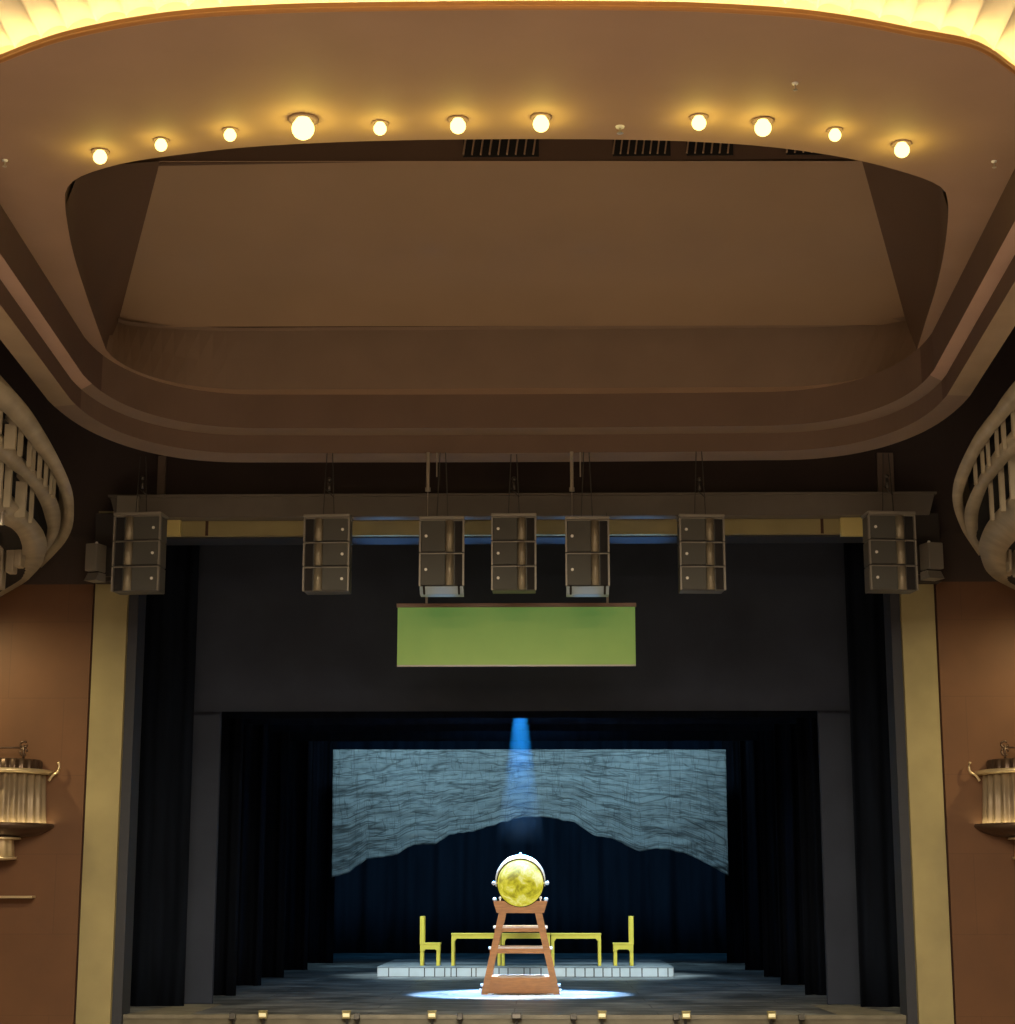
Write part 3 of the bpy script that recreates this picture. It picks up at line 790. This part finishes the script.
# ------------------------------------------------------------------ loudspeaker arrays
def array(px0, px1, py0, py1, n, flip, Y, yaw, lab, under=False):
    """flip: +1 horn on the right, -1 horn on the left"""
    pc = aY((px0 + px1) / 2, py0, Y); pb_ = aY((px0 + px1) / 2, py1, Y)
    w = aY(px1, (py0 + py1) / 2, Y).x - aY(px0, (py0 + py1) / 2, Y).x
    H = pc.z - pb_.z; h = H / n
    t = thing('line_array_speaker', lab, 'loudspeaker', (pc.x, Y, pb_.z), yaw, 'hanging loudspeaker arrays')
    d = .42
    for k in range(n):
        z0 = H - h * (k + 1); z1 = H - h * k
        g = .006
        bm = N(); bx(bm, -w / 2, w / 2, .07, d, z0 + g, z1 - g, 0, .012)
        c = obj('cabinet', bm, M['spk'], t)
        # flat mesh grille
        a, b = sorted((-flip * w * .47, flip * w * .08))
        bm = N(); bx(bm, a, b, .03, .08, z0 + .02, z1 - .02, 0, .006); obj('grille', bm, M['grille'], c)
        # rounded waveguide, quarter column
        bm = N(); pts = []
        xa_, xb_ = w * .08, w * .28
        for q_ in range(11):
            a_ = PI * q_ / 10
            pts.append((flip * ((xa_ + xb_) / 2 - (xb_ - xa_) / 2 * math.cos(a_)), .08 - .09 * math.sin(a_)))
        lo = [bm.verts.new((x, y, z0 + .02)) for x, y in pts]; hi = [bm.verts.new((x, y, z1 - .02)) for x, y in pts]
        for q_ in range(10): bm.faces.new((lo[q_], lo[q_ + 1], hi[q_ + 1], hi[q_]))
        bm.faces.new(lo); bm.faces.new(hi)
        obj('waveguide', bm, M['horn'], c, True)
        bm = N(); a, b = sorted((flip * w * .30, flip * w * .47)); bx(bm, a, b, .055, .08, z0 + .02, z1 - .02); obj('port', bm, M['black'], c)
        bm = N(); rod(bm, (-flip * w * .36, .03, (z0 + z1) / 2), (-flip * w * .36, .018, (z0 + z1) / 2), .024, 14); obj('badge', bm, M['badge'], c)
        bm = N(); bx(bm, -w / 2 + .005, w / 2 - .005, .012, .07, z1 - .022, z1 - .008)
        for s in (-1, 1): bx(bm, s * w / 2 - .014, s * w / 2 + .014, .02, .09, z0 + .01, z1 - .01)
        obj('edge_trim', bm, M['edge'], c)
    bm = N(); bx(bm, -w / 2 - .015, w / 2 + .015, .0, d, H, H + .05, 0, .008); obj('fly_frame', bm, M['edge'], t)
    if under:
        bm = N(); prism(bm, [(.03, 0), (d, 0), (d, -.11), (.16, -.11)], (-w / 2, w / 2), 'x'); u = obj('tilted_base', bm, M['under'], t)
        bm = N()
        for s in (-1, 1): rod(bm, (s * w * .40, .02, .0), (s * w * .40, .13, -.11), .018)
        obj('foot_bar', bm, M['black'], t)
    zc = Z1 - pb_.z
    if Y > 30.0: zc = Z1 - pb_.z
    bm = N()
    for s in (-.09, .09): rod(bm, (s, .2, H + .05), (s * .5, .2, zc if abs(pc.x) < 5.6 else zc - .05), .008, 6)
    obj('cable', bm, M['darksteel'], t)
    if under:
        bm = N(); rod(bm, (-.24, .2, H + .55), (-.24, .2, zc), .03); rod(bm, (-.24, .2, H + .5), (-.24, .2, H + .56), .045); rod(bm, (-.24, .2, H + .05), (-.24, .2, H + .5), .006, 6)
        rod(bm, (-.10, .24, H + .75), (-.10, .24, zc), .012)
        obj('hoist_pole', bm, M['steel'], t)
    else:
        bm = N(); rod(bm, (0, .2, H + .48), (0, .2, H + .62), .03); ball(bm, (0, .2, H + .66), .04); rod(bm, (-.05, .2, H + .5), (.09, .2, H + .36), .012); obj('shackle', bm, M['darksteel'], t, True)
    return t
YS = 29.3
array(113.5, 160.5, 515, 591, 3, -1, YS, rad(-6), 'leftmost big loudspeaker array in front of the left pilaster')
array(304, 349, 517, 591, 3, -1, YS, rad(-3), 'three-box loudspeaker array hanging second from the left')
array(420, 463.5, 519, 586, 2, 1, YS, 0, 'two-box loudspeaker array with painted blue-lit underside over the left end of the green screen', True)
array(492, 535.5, 516, 590, 3, 1, YS + .15, 0, 'middle three-box loudspeaker array above the centre of the green screen')
array(566, 608.5, 519, 586, 2, 1, YS, 0, 'two-box loudspeaker array with painted blue-lit underside over the right end of the green screen', True)
array(680, 724, 517, 590, 3, 1, YS, rad(3), 'three-box loudspeaker array hanging second from the right')
array(868.5, 915.5, 514, 590, 3, 1, YS, rad(6), 'rightmost big loudspeaker array in front of the right pilaster')
# small side fill speakers
for px0, px1, py0, py1, s, lab in ((83, 98, 543, 580, -1, 'small grey side speaker on a bracket beside the leftmost big array'), (929, 944, 542, 578, 1, 'small grey side speaker on a bracket beside the rightmost big array')):
    Y = 30.55; a = aY(px0, py1, Y); b = aY(px1, py0, Y)
    w = b.x - a.x; h = b.z - a.z
    t = thing('side_speaker', lab, 'loudspeaker', ((a.x + b.x) / 2, Y, a.z), rad(20) * s, 'small side speakers')
    bm = N(); bx(bm, -w / 2, w / 2, .0, .3, .16, h, 0, .015); obj('cabinet', bm, M['edge'], t)
    bm = N(); prism(bm, [(0, .0), (.3, .0), (.3, .14), (.1, .14)], (-w / 2, w / 2), 'x'); obj('lower_horn', bm, M['edge'], t)
    bm = N(); bx(bm, -w / 2 + .02, w / 2 - .02, .1, .28, .13, .17); obj('joint', bm, M['black'], t)
    bm = N(); bx(bm, min(0, -s * .5), max(0, -s * .5), .30, .36, .1, h - .03); obj('bracket', bm, M['darksteel'], t)
    for q_ in (0, .17, .34):
        bm = N(); ball(bm, (-s * (w / 2 - .02 + q_), .02 if q_ == 0 else .28, h + .0), .025); obj('bolt', bm, M['badge'], t, True)

for xa, xb, lab in ((96, 118, 'dark mounting block on the left frame between the small side speaker and the big array'), (912, 936, 'dark mounting block on the right frame between the small side speaker and the big array')):
    a = aY(xa, 584, YW - .05); b = aY(xb, 516, YW - .05)
    bm = N(); bx(bm, a.x, b.x, YW - .30, YW - .005, a.z, b.z, 0, .015)
    tag(obj('mounting_block', bm, M['spkdark']), lab, 'mounting block', 'mounting blocks on the frame')
# green surtitle screen
YG = 30.78
a = aY(397, 666, YG); b = aY(635, 605, YG)
sc = thing('surtitle_screen', 'wide green surtitle screen hanging under the middle speakers', 'screen', ((a.x + b.x) / 2, YG, a.z))
w, h = b.x - a.x, b.z - a.z
bm = N(); bx(bm, -w / 2, w / 2, 0, .05, .015, h - .03, 0, .004); obj('screen_panel', bm, M['screen'], sc)
bm = N(); bx(bm, -w / 2 - .02, w / 2 + .02, -.02, .07, h - .03, h + .035, 0, .006); obj('top_batten', bm, M['screenbar'], sc)
bm = N(); bx(bm, -w / 2, w / 2, -.012, .05, -.01, .015); obj('bottom_bar', bm, M['edge'], sc)
for px in (426.5, 607.5):
    x = aY(px, 600, YG).x - sc.location.x
    bm = N(); rod(bm, (x, .02, h + .03), (x, .02, h + .30), .022); ball(bm, (x, .02, h + .30), .03); obj('hanger', bm, M['steel'], sc)
    bm = N(); rod(bm, (x, .02, h + .3), (x, .02, zc0 - a.z + .02), .006, 6); obj('cable', bm, M['darksteel'], sc)

# ------------------------------------------------------------------ balconies (side boxes)
def interpY(tab, py):
    if py <= tab[0][0]:
        (p0, y0), (p1, y1) = tab[0], tab[1]; return y0 + (py - p0) * (y1 - y0) / (p1 - p0)
    for (p0, y0), (p1, y1) in zip(tab[:-1], tab[1:]):
        if py <= p1: return y0 + (py - p0) / (p1 - p0) * (y1 - y0)
    return tab[-1][1]
def balcony(lab, sgn, r1o, r1i, r2o, r2i, r3o, r3i, fins12, fins23, hole_fins):
    n = 48
    T1 = [(330, 22.0), (382, 23.6), (490, 27.2), (526, 28.8), (553, 30.0), (590, 31.2)]
    T2 = [(385, 22.6), (437, 24.5), (499, 27.2), (528, 28.6), (548, 29.7), (575, 30.9)]
    T3 = [(450, 23.5), (497, 25.3), (533, 27.9), (550, 28.9), (582, 30.6), (600, 31.2)]
    def lift(o, i, T):
        O = smoothline([Vector((x, y, 0)) for x, y in o], n); I = smoothline([Vector((x, y, 0)) for x, y in i], n)
        A, B = [], []
        for p, q in zip(O, I):
            Y = interpY(T, p.y); A.append(aY(p.x, p.y, Y)); B.append(aY(q.x, q.y, Y + .05))
        return A, B, I
    A1, B1_, I1 = lift(r1o, r1i, T1); A2, B2, I2 = lift(r2o, r2i, T2); A3, B3, I3 = lift(r3o, r3i, T3)
    t = thing('balcony_box', lab, 'balcony', (sgn * 9.0, 27, 7.4))
    inv = Vector((-sgn * 9.0, -27, -7.4))
    def sh(c, dx, dz, dy=0): return [p + Vector((sgn * dx, dy, dz)) for p in c]
    def put(name, curves, m, sm=True):
        bm = N(); loft(bm, [[p + inv for p in c] for c in curves]); return obj(name, bm, m, t, sm)
    for nm, A, B in (('upper_band', A1, B1_), ('middle_band', A2, B2), ('lower_band', A3, B3)):
        o = put(nm, [sh(A, .25, .30), sh(A, 0.02, .05), A, B, sh(B, .02, .16)], M['stone'])
    # dark channels behind the fins
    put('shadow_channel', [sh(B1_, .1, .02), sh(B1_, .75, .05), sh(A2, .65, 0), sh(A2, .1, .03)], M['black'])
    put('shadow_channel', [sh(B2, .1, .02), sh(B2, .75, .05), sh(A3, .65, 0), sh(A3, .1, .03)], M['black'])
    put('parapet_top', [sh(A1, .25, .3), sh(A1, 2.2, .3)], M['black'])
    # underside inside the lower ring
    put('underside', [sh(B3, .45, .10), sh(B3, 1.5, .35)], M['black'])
    for (Ba, Ab, Ipx, lst) in ((B1_, A2, I1, fins12), (B2, A3, I2, fins23)):
        for px, wd in lst:
            i = min(range(n * 2 // 3), key=lambda k: abs(Ipx[k].x - px)); a_ = Ba[i]
            q = min(range(n), key=lambda k: abs(Ab[k].y - a_.y)); zb_ = Ab[q].z
            x0_ = a_.x + sgn * .01; x1_ = a_.x + sgn * (.01 + wd)
            bm = N(); bx(bm, min(x0_, x1_) + inv.x, max(x0_, x1_) + inv.x, a_.y + .02 + inv.y, a_.y + .10 + inv.y, zb_ - .12 + inv.z, a_.z + .14 + inv.z)
            obj('fin', bm, M['fin'], t)
    # little downlight on the lower ring
    i = int(.36 * (n - 1)); p = A3[i].lerp(B3[i], .6) + inv
    bm = N(); rod(bm, p + Vector((0, -.02, -.16)), p + Vector((0, 0, .02)), .035); rod(bm, p + Vector((0, 0, .0)), p + Vector((0, 0, .04)), .06)
    obj('spotlight', bm, M['steel'], t)
    for (pa, pb_) in hole_fins:
        a_ = aY(pa[0], pa[1], 28.9) + inv; b_ = aY(pb_[0], pb_[1], 28.9) + inv
        bm = N(); bx(bm, a_.x, b_.x, a_.y, a_.y + .25, b_.z, a_.z, 0, .02); obj('fin', bm, M['fin'], t)
    return t
balcony('curved grey balcony box with three tiers at upper left beside the brown wall', -1,
    [(-42, 352), (-20, 366), (0, 382), (15, 394), (32, 414), (49, 441), (63, 467.6), (72, 489.6), (74, 507), (72.7, 526), (66, 541), (56, 553), (41, 568)],
    [(-50, 377), (-24, 392), (0, 409), (17, 426), (34, 448), (49, 467.6), (58.5, 487), (63, 502), (64, 512), (63, 522), (58.5, 536), (47.6, 549), (36, 560)],
    [(-50, 405), (-24, 420), (0, 437), (14.6, 450.5), (29, 467.6), (44, 482), (53, 493), (58, 503), (60.5, 514), (59.8, 528.6), (55, 540), (49, 549), (36, 562)],
    [(-50, 429), (-24, 444), (0, 460), (12, 470), (22, 477), (31, 488), (37, 497), (41, 505), (44, 514), (47.6, 528.6), (46, 540), (42, 549), (32, 562)],
    [(-50, 474), (-24, 484), (0, 497), (10, 503), (19.5, 509), (34, 521), (44, 533.5), (47, 543), (46, 552), (41.5, 565), (33, 575), (24, 583), (0, 597)],
    [(-50, 502), (-24, 511), (0, 523), (7, 526), (12, 528.6), (18, 535), (21, 542), (22.5, 549), (22, 556), (18, 565), (12, 572), (5, 578), (-14, 586)],
    [(-12, .1), (3, .09), (17, .15), (24, .06), (30.5, .06), (36.5, .05), (42, .05), (47, .045), (52, .04), (56, .04)], [(-10, .1), (2.5, .08), (11.5, .09), (26, .15), (34, .05)],
    [((-14, 534), (1, 588)), ((7, 532), (13, 572)), ((15, 536), (20.5, 566))])
balcony('curved grey balcony box with three tiers at upper right beside the brown wall', 1,
    [(1062, 338), (1036, 360), (1015, 383), (1002, 399), (992, 414), (981, 428), (971, 443), (957, 472), (952.5, 491), (954, 509), (962, 530), (970, 543), (979, 556)],
    [(1066, 362), (1040, 385), (1015, 409), (1003, 422), (992, 435), (984, 447), (976.5, 459), (966, 483), (962.5, 498), (964, 511), (969, 527), (976, 540), (983, 552)],
    [(1066, 386), (1040, 410), (1015, 433), (1005, 441), (997.6, 449), (988, 463), (979, 478), (966.5, 504), (964.5, 517), (966, 528), (971, 541), (977, 549), (983, 557)],
    [(1066, 407), (1040, 431), (1015, 454), (1008, 461), (1003, 467), (994, 478), (987, 488), (980, 507), (978, 518), (978, 528), (979, 538), (983, 546), (988, 554)],
    [(1066, 470), (1040, 482), (1015, 496), (1006, 504), (997.6, 512), (990, 521), (984, 530), (979.5, 541), (979, 550), (984, 567), (990, 575), (997.6, 581), (1015, 590)],
    [(1070, 500), (1050, 512), (1032, 525), (1024, 532), (1018, 538), (1012, 544), (1008, 549), (1005, 555), (1006, 561), (1010, 568), (1016, 573), (1024, 577), (1040, 582)],
    [(1030, .1), (1012, .05), (1003, .05), (995, .04), (987, .04), (980, .04), (974, .04)], [(1024, .1), (1009, .10), (998, .07), (990, .05)],
    [((1008, 538), (1013, 570)), ((1014, 534), (1030, 575))])

# ------------------------------------------------------------------ wall sconces
def sconce(cx_px, s, lab):
    Yw = YW + .06
    def Z(py): return aY(cx_px, py, Yw - .5).z
    c = aY(cx_px, 800, Yw - .35)
    t = thing('wall_sconce', lab, 'wall lamp', (c.x, Yw, Z(826)), 0, 'fluted drum wall sconces')
    base = t.location.z
    def z(py): return Z(py) - base
    R = 46 / 61.5
    half = dict(a0=PI, a1=2 * PI)
    bm = N(); lathe(bm, [(R * .995 + .0, .02), (R * .97, .3), (R * .93, z(772)), (R * .5, z(772))], 120, (0, 0, 0), PI, 2 * PI, -.055, 26); obj('fluted_drum', bm, M['pleat'], t, True)
    bm = N(); lathe(bm, [(R * .4, .02), (R * 1.0, .02), (R * 1.13, .05), (R * 1.14, .0), (R * 1.02, -.06), (R * .75, -.14), (R * .3, -.17)], 48, (0, 0, 0), PI, 2 * PI); obj('tray', bm, M['bronzedark'], t, True)
    bm = N(); lathe(bm, [(R * 1.03, .028), (R * 1.08, .028), (R * 1.08, .045), (R * 1.03, .045), (R * 1.03, .028)], 48, (0, 0, 0), PI + .05, 2 * PI - .05); obj('light_ring', bm, M['ledtray'], t)
    zt = z(772)
    bm = N(); lathe(bm, [(R * .6, zt - .02), (R * .98, zt - .02), (R * 1.06, zt + .0), (R * 1.07, zt + .045), (R * .96, zt + .06), (R * .6, zt + .06)], 48, (0, 0, 0), PI, 2 * PI); obj('upper_rim', bm, M['bronze'], t, True)
    bm = N(); lathe(bm, [(R * .84, zt + .04), (R * .83, zt + .2), (R * .78, zt + .23), (R * .2, zt + .26)], 80, (0, 0, 0), PI, 2 * PI, -.03, 26); obj('cap', bm, M['bronzedark'], t, True)
    # scroll on the cap and rail
    zz = zt + .25
    xs_ = -s * R * .5
    bm = N()
    tube(bm, [(xs_ + .06 * math.cos(a) , -R * .5, zz + .09 + .06 * math.sin(a)) for a in [k * .5 for k in range(12)]], .018, 6)
    tube(bm, [(xs_ + .06 * math.cos(a) , -R * .5, zz + .21 - .05 * math.sin(a)) for a in [k * .5 for k in range(12)]], .018, 6)
    rod(bm, (xs_, -R * .5, zz - .05), (xs_, -R * .5, zz + .2), .02)
    rod(bm, (xs_, -R * .5, zz + .16), (s * R * .5, -R * .5, zz + .16), .014)
    obj('scroll_rail', bm, M['bronzedark'], t, True)
    # horn curls at the rim
    for q_ in (-1, 1):
        bm = N()
        pts = [(q_ * R * 1.0, -.10, zt - .12), (q_ * R * 1.08, -.10, zt - .03), (q_ * (R * 1.2), -.1, zt + .03), (q_ * (R * 1.22), -.1, zt + .13), (q_ * R * 1.19, -.1, zt + .19)]
        tube(bm, smoothline([Vector(p) for p in pts], 14), [.022] * 9 + [.02, .018, .016, .02, .024], 8); obj('curl', bm, M['bronze'], t, True)
    # pendant drum beneath
    r2 = 16 / 61.5
    bm = N(); lathe(bm, [(r2 * .9, z(838)), (r2, z(857)), (r2 * .5, z(860))], 48, (0, -.2, 0), 0, 2 * PI, -.02, 10); obj('pendant_drum', bm, M['bronze'], t, True)
    bm = N()
    lathe(bm, [(r2 * .3, z(838) + .02), (r2 * 1.3, z(838) + .02), (r2 * 1.35, z(838) - .01), (r2 * .9, z(838) - .02)], 32, (0, -.2, 0))
    lathe(bm, [(r2 * .3, z(857) + .02), (r2 * 1.15, z(857) + .01), (r2 * 1.15, z(857) - .03), (r2 * .4, z(857) - .05)], 32, (0, -.2, 0)); obj('pendant_rim', bm, M['bronze'], t, True)
    bm = N(); rod(bm, (0, -.2, -.1), (0, -.2, z(838)), r2 * .8); obj('neck', bm, M['bronzedark'], t)
    return t
sconce(-1, -1, 'fluted bronze drum sconce on the left brown wall')
sconce(1030, 1, 'fluted bronze drum sconce on the right brown wall')
p = aY(33, 897, YW - .1)
bm = N(); bx(bm, p.x - .9, p.x, YW - .2, YW + .07, p.z - .02, p.z + .02, 0, .01)
tag(obj('wall_shelf', bm, M['bronze']), 'thin pale ledge on the left brown wall below the sconce', 'shelf')

# ------------------------------------------------------------------ footlights on the stage edge
FL = [(232.5, 0, 'dark footlight farthest left on the stage edge'), (263, 1, 'lit brass footlight farthest left on the stage edge'), (346.5, 1, 'lit brass footlight left of the plinth end, paired with a dark one'),
      (357, 0, 'dark footlight right beside the second lit one from the left'), (432, 1, 'lit brass footlight on the stage edge left of the light pool'), (460, 0, 'dark footlight on the stage edge under the left rim of the light pool'),
      (516.5, 2, 'grey footlight in the middle of the stage edge in front of the ladder'), (573.6, 0, 'dark footlight on the stage edge under the right rim of the light pool'), (602, 1, 'lit brass footlight on the stage edge right of the light pool'),
      (676, 0, 'dark footlight left beside the second lit one from the right'), (686, 1, 'lit brass footlight below the right plinth end, paired with a dark one'), (771.5, 1, 'lit brass footlight farthest right on the stage edge'), (801.5, 0, 'dark footlight farthest right on the stage edge')]
for px, kind, lab in FL:
    Y = YE - .2; p = aY(px, 1014, Y)
    t = thing('footlight', lab, 'stage light', (p.x, Y, 0), 0, 'footlights along the stage edge')
    t.scale = (.8, .8, .8)
    w = (.12, .17, .20)[kind]
    dz = (-.05, .0, -.02)[kind]
    rot = Matrix.Rotation(rad((-25, 20, 0)[kind]), 3, 'X')
    bm = N(); box(bm, (0, 0, .02 + dz), (w, .14, .12), rot, 0, .012); obj('lamp_housing', bm, M[('lampbody', 'lampbrass', 'lampbody')[kind]], t)
    bm = N(); box(bm, (0, -.075, .015 + dz), (w * .8, .012, .07), rot); obj('front_window', bm, M[('darksteel', 'footglass', 'edge')[kind]], t)
    bm = N(); rod(bm, (0, .02, -.04 + dz), (0, .12, -.16), .025); bx(bm, -.03, .03, .11, .14, -.25, -.10); obj('arm', bm, M['lampbody'], t)
    if kind == 1:
        bm = N(); bx(bm, -w * .55, w * .55, -.05, .05, .085, .10, 0, .004); obj('visor', bm, M['lampbrass'], t)

# ------------------------------------------------------------------ stage haze in the beam
HZ = lz(716)
bm = N(); lathe(bm, [(.0001, HZ + .3), (.15, HZ + .3), (.15, HZ), (.52, 2.9), (.0001, 2.9)], 40, (XC, YL + .14, 0))
hz_o = obj('stage_haze', bm, None)
hz_o.data.materials.clear()
vm = bpy.data.materials.new('stage haze'); vm.use_nodes = True; nt = vm.node_tree; nt.nodes.clear()
o_ = nt.nodes.new('ShaderNodeOutputMaterial'); v_ = nt.nodes.new('ShaderNodeVolumeScatter')
v_.inputs['Color'].default_value = (.6, .8, 1, 1); v_.inputs['Anisotropy'].default_value = .1
tc_ = nt.nodes.new('ShaderNodeTexCoord'); sx_ = nt.nodes.new('ShaderNodeSeparateXYZ'); mr_ = nt.nodes.new('ShaderNodeMapRange')
nt.links.new(tc_.outputs['Object'], sx_.inputs[0]); nt.links.new(sx_.outputs['Z'], mr_.inputs[0])
mr_.inputs['From Min'].default_value = 2.9; mr_.inputs['From Max'].default_value = HZ
mr_.inputs['To Min'].default_value = 0; mr_.inputs['To Max'].default_value = .10
pw_ = nt.nodes.new('ShaderNodeMath'); pw_.operation = 'POWER'; pw_.inputs[1].default_value = 1.5; nt.links.new(mr_.outputs[0], pw_.inputs[0])
ml_ = nt.nodes.new('ShaderNodeMath'); ml_.operation = 'MULTIPLY'; ml_.inputs[1].default_value = 3.2; nt.links.new(pw_.outputs[0], ml_.inputs[0])
nt.links.new(ml_.outputs[0], v_.inputs['Density'])
nt.links.new(v_.outputs[0], o_.inputs['Volume'])
hz_o.data.materials.append(vm)
tag(hz_o, 'pale blue haze lit by the spotlight beam above the globe', 'haze', kind='stuff')
# beam lantern hidden behind the border
bt = thing('beam_spotlight', 'blue stage lantern just behind the black border straight above the globe', 'stage light', (XC, YL + .14, HZ + 1.32))
bm = N(); lathe(bm, [(.10, .0), (.11, .25), (.07, .42), (.0001, .43)], 20); obj('lantern_body', bm, M['lampbody'], bt, True)
bm = N(); bx(bm, -.16, .16, -.03, .03, .42, .48); bx(bm, -.16, -.13, -.03, .03, .15, .45); bx(bm, .13, .16, -.03, .03, .15, .45); rod(bm, (0, 0, .48), (0, 0, 1.2), .02); obj('yoke', bm, M['lampbody'], bt)

# ------------------------------------------------------------------ lights
def spot(loc, tgt, e, col, size, blend=.4, soft=.1):
    L = bpy.data.lights.new('spot', 'SPOT'); L.energy = e; L.color = col; L.spot_size = rad(size); L.spot_blend = blend; L.shadow_soft_size = soft
    o = bpy.data.objects.new('stage_spot_light', L); COL.objects.link(o); o.location = loc
    o.rotation_euler = (Vector(tgt) - Vector(loc)).to_track_quat('-Z', 'Y').to_euler(); return o
def area(loc, tgt, e, col, sx, sy):
    L = bpy.data.lights.new('area', 'AREA'); L.energy = e; L.color = col; L.shape = 'RECTANGLE'; L.size = sx; L.size_y = sy
    o = bpy.data.objects.new('house_fill_light', L); COL.objects.link(o); o.location = loc
    o.rotation_euler = (Vector(tgt) - Vector(loc)).to_track_quat('-Z', 'Y').to_euler(); return o
# unseen warm point light added below the golden dome to brighten its flutes
L = bpy.data.lights.new('dome_fill_light', 'POINT'); L.energy = 160; L.color = (1, .80, .48); L.shadow_soft_size = .6
o = bpy.data.objects.new('dome_fill_light', L); COL.objects.link(o); o.location = (0, 11, 8.9)
# unseen area lights added over the stalls so floor bounce brightens the ceiling
for x in (-5, 5):
    area((x, 2, 11.5), (x, 2.5, -1.4), 2250, (1, .83, .70), 3, 6)
area((0, 12, 13.0 - 4.2), (0, 12.2, -1.4), 1300, (1, .83, .70), 6, 3)
# side wall washers on the box fronts
for s in (-1, 1):
    spot((s * 10.3, 29.5, 7.0), (s * 7.6, YW, 2.8), 620, (1, .78, .40), 95, 1, .12)
# beam
spot((XC, YL + .14, HZ + 1.3), (XC, YL + .14, 0), 8000, (.05, .38, 1), 11.5, .3, .03)
for sx in (-1, 1):
    spot((XC + sx * 3.2, YL + .8, 8.6), (XC, YL + .1, 0), 14000, (.88, .96, 1), 24, .12, .06)
spot((XC, YL + .4, 8.3), (XC, YL + .1, 0), 19000, (.005, .36, 1), 32, .4, .06)
# frontal spot on the ladder from the house
spot((0.8, 6, 8.6), (XC, YL, 1.3), 7500, (1, .84, .60), 4.5, .5, .1)
# cold wash on drop and stage
for x in (-4.6, -1.6, 1.6, 4.6):
    spot((x, 50.6, 7.6), (x * 1.05, YC, 4.3), 390, (.50, .82, 1), 110, .9, .4)
for x in (-4, 4):
    spot((x, 57.5, 9.5), (x, 66, 2.5), 650, (.08, .48, 1), 110, .9, .5)
for y in (39.4, 47.2):
    spot((0, y, 7.4), (0, y + 1.5, 0), 380, (.12, .52, 1), 150, .9, .5)
# unseen pale wash added from the house to brighten the stage floor
spot((-.4, 7, 9.2), (0, 37, 0), 7000, (1, .95, .86), 21, .8, .2)
for x in (-2.2, 2.2):
    spot((x, 42.4, 7.6), (x, YPL + .3, .5), 4200, (.72, .93, 1), 34, .8, .2)
# added blue uplights standing in for stage light bouncing up at the lintel
for x in (-2.2, -1.1, 0, 1.1, 2.2):
    spot((x, 33.3, .25), (x, 31.65, 7.85), 2600, (.18, .48, 1), 10, .8, .15)
for px in (441.7, 587.2):  # added uplights for the blue bounce on the speaker undersides
    x = aY(px, 588, YS).x
    spot((x, 33.3, .25), (x, YS + .3, 6.7), 700, (.22, .55, 1), 4.2, .8, .05)


w = bpy.data.worlds.new('world'); S.world = w; w.use_nodes = True
w.node_tree.nodes['Background'].inputs['Color'].default_value = (.02, .02, .025, 1)
w.node_tree.nodes['Background'].inputs['Strength'].default_value = .2
S.view_settings.view_transform = 'Standard'; S.view_settings.look = 'None'; S.view_settings.gamma = 1; S.view_settings.exposure = 0
S.view_settings.use_curve_mapping = False
S.cycles.use_denoising = True
S.cycles.max_bounces = 8
S.cycles.diffuse_bounces = 5
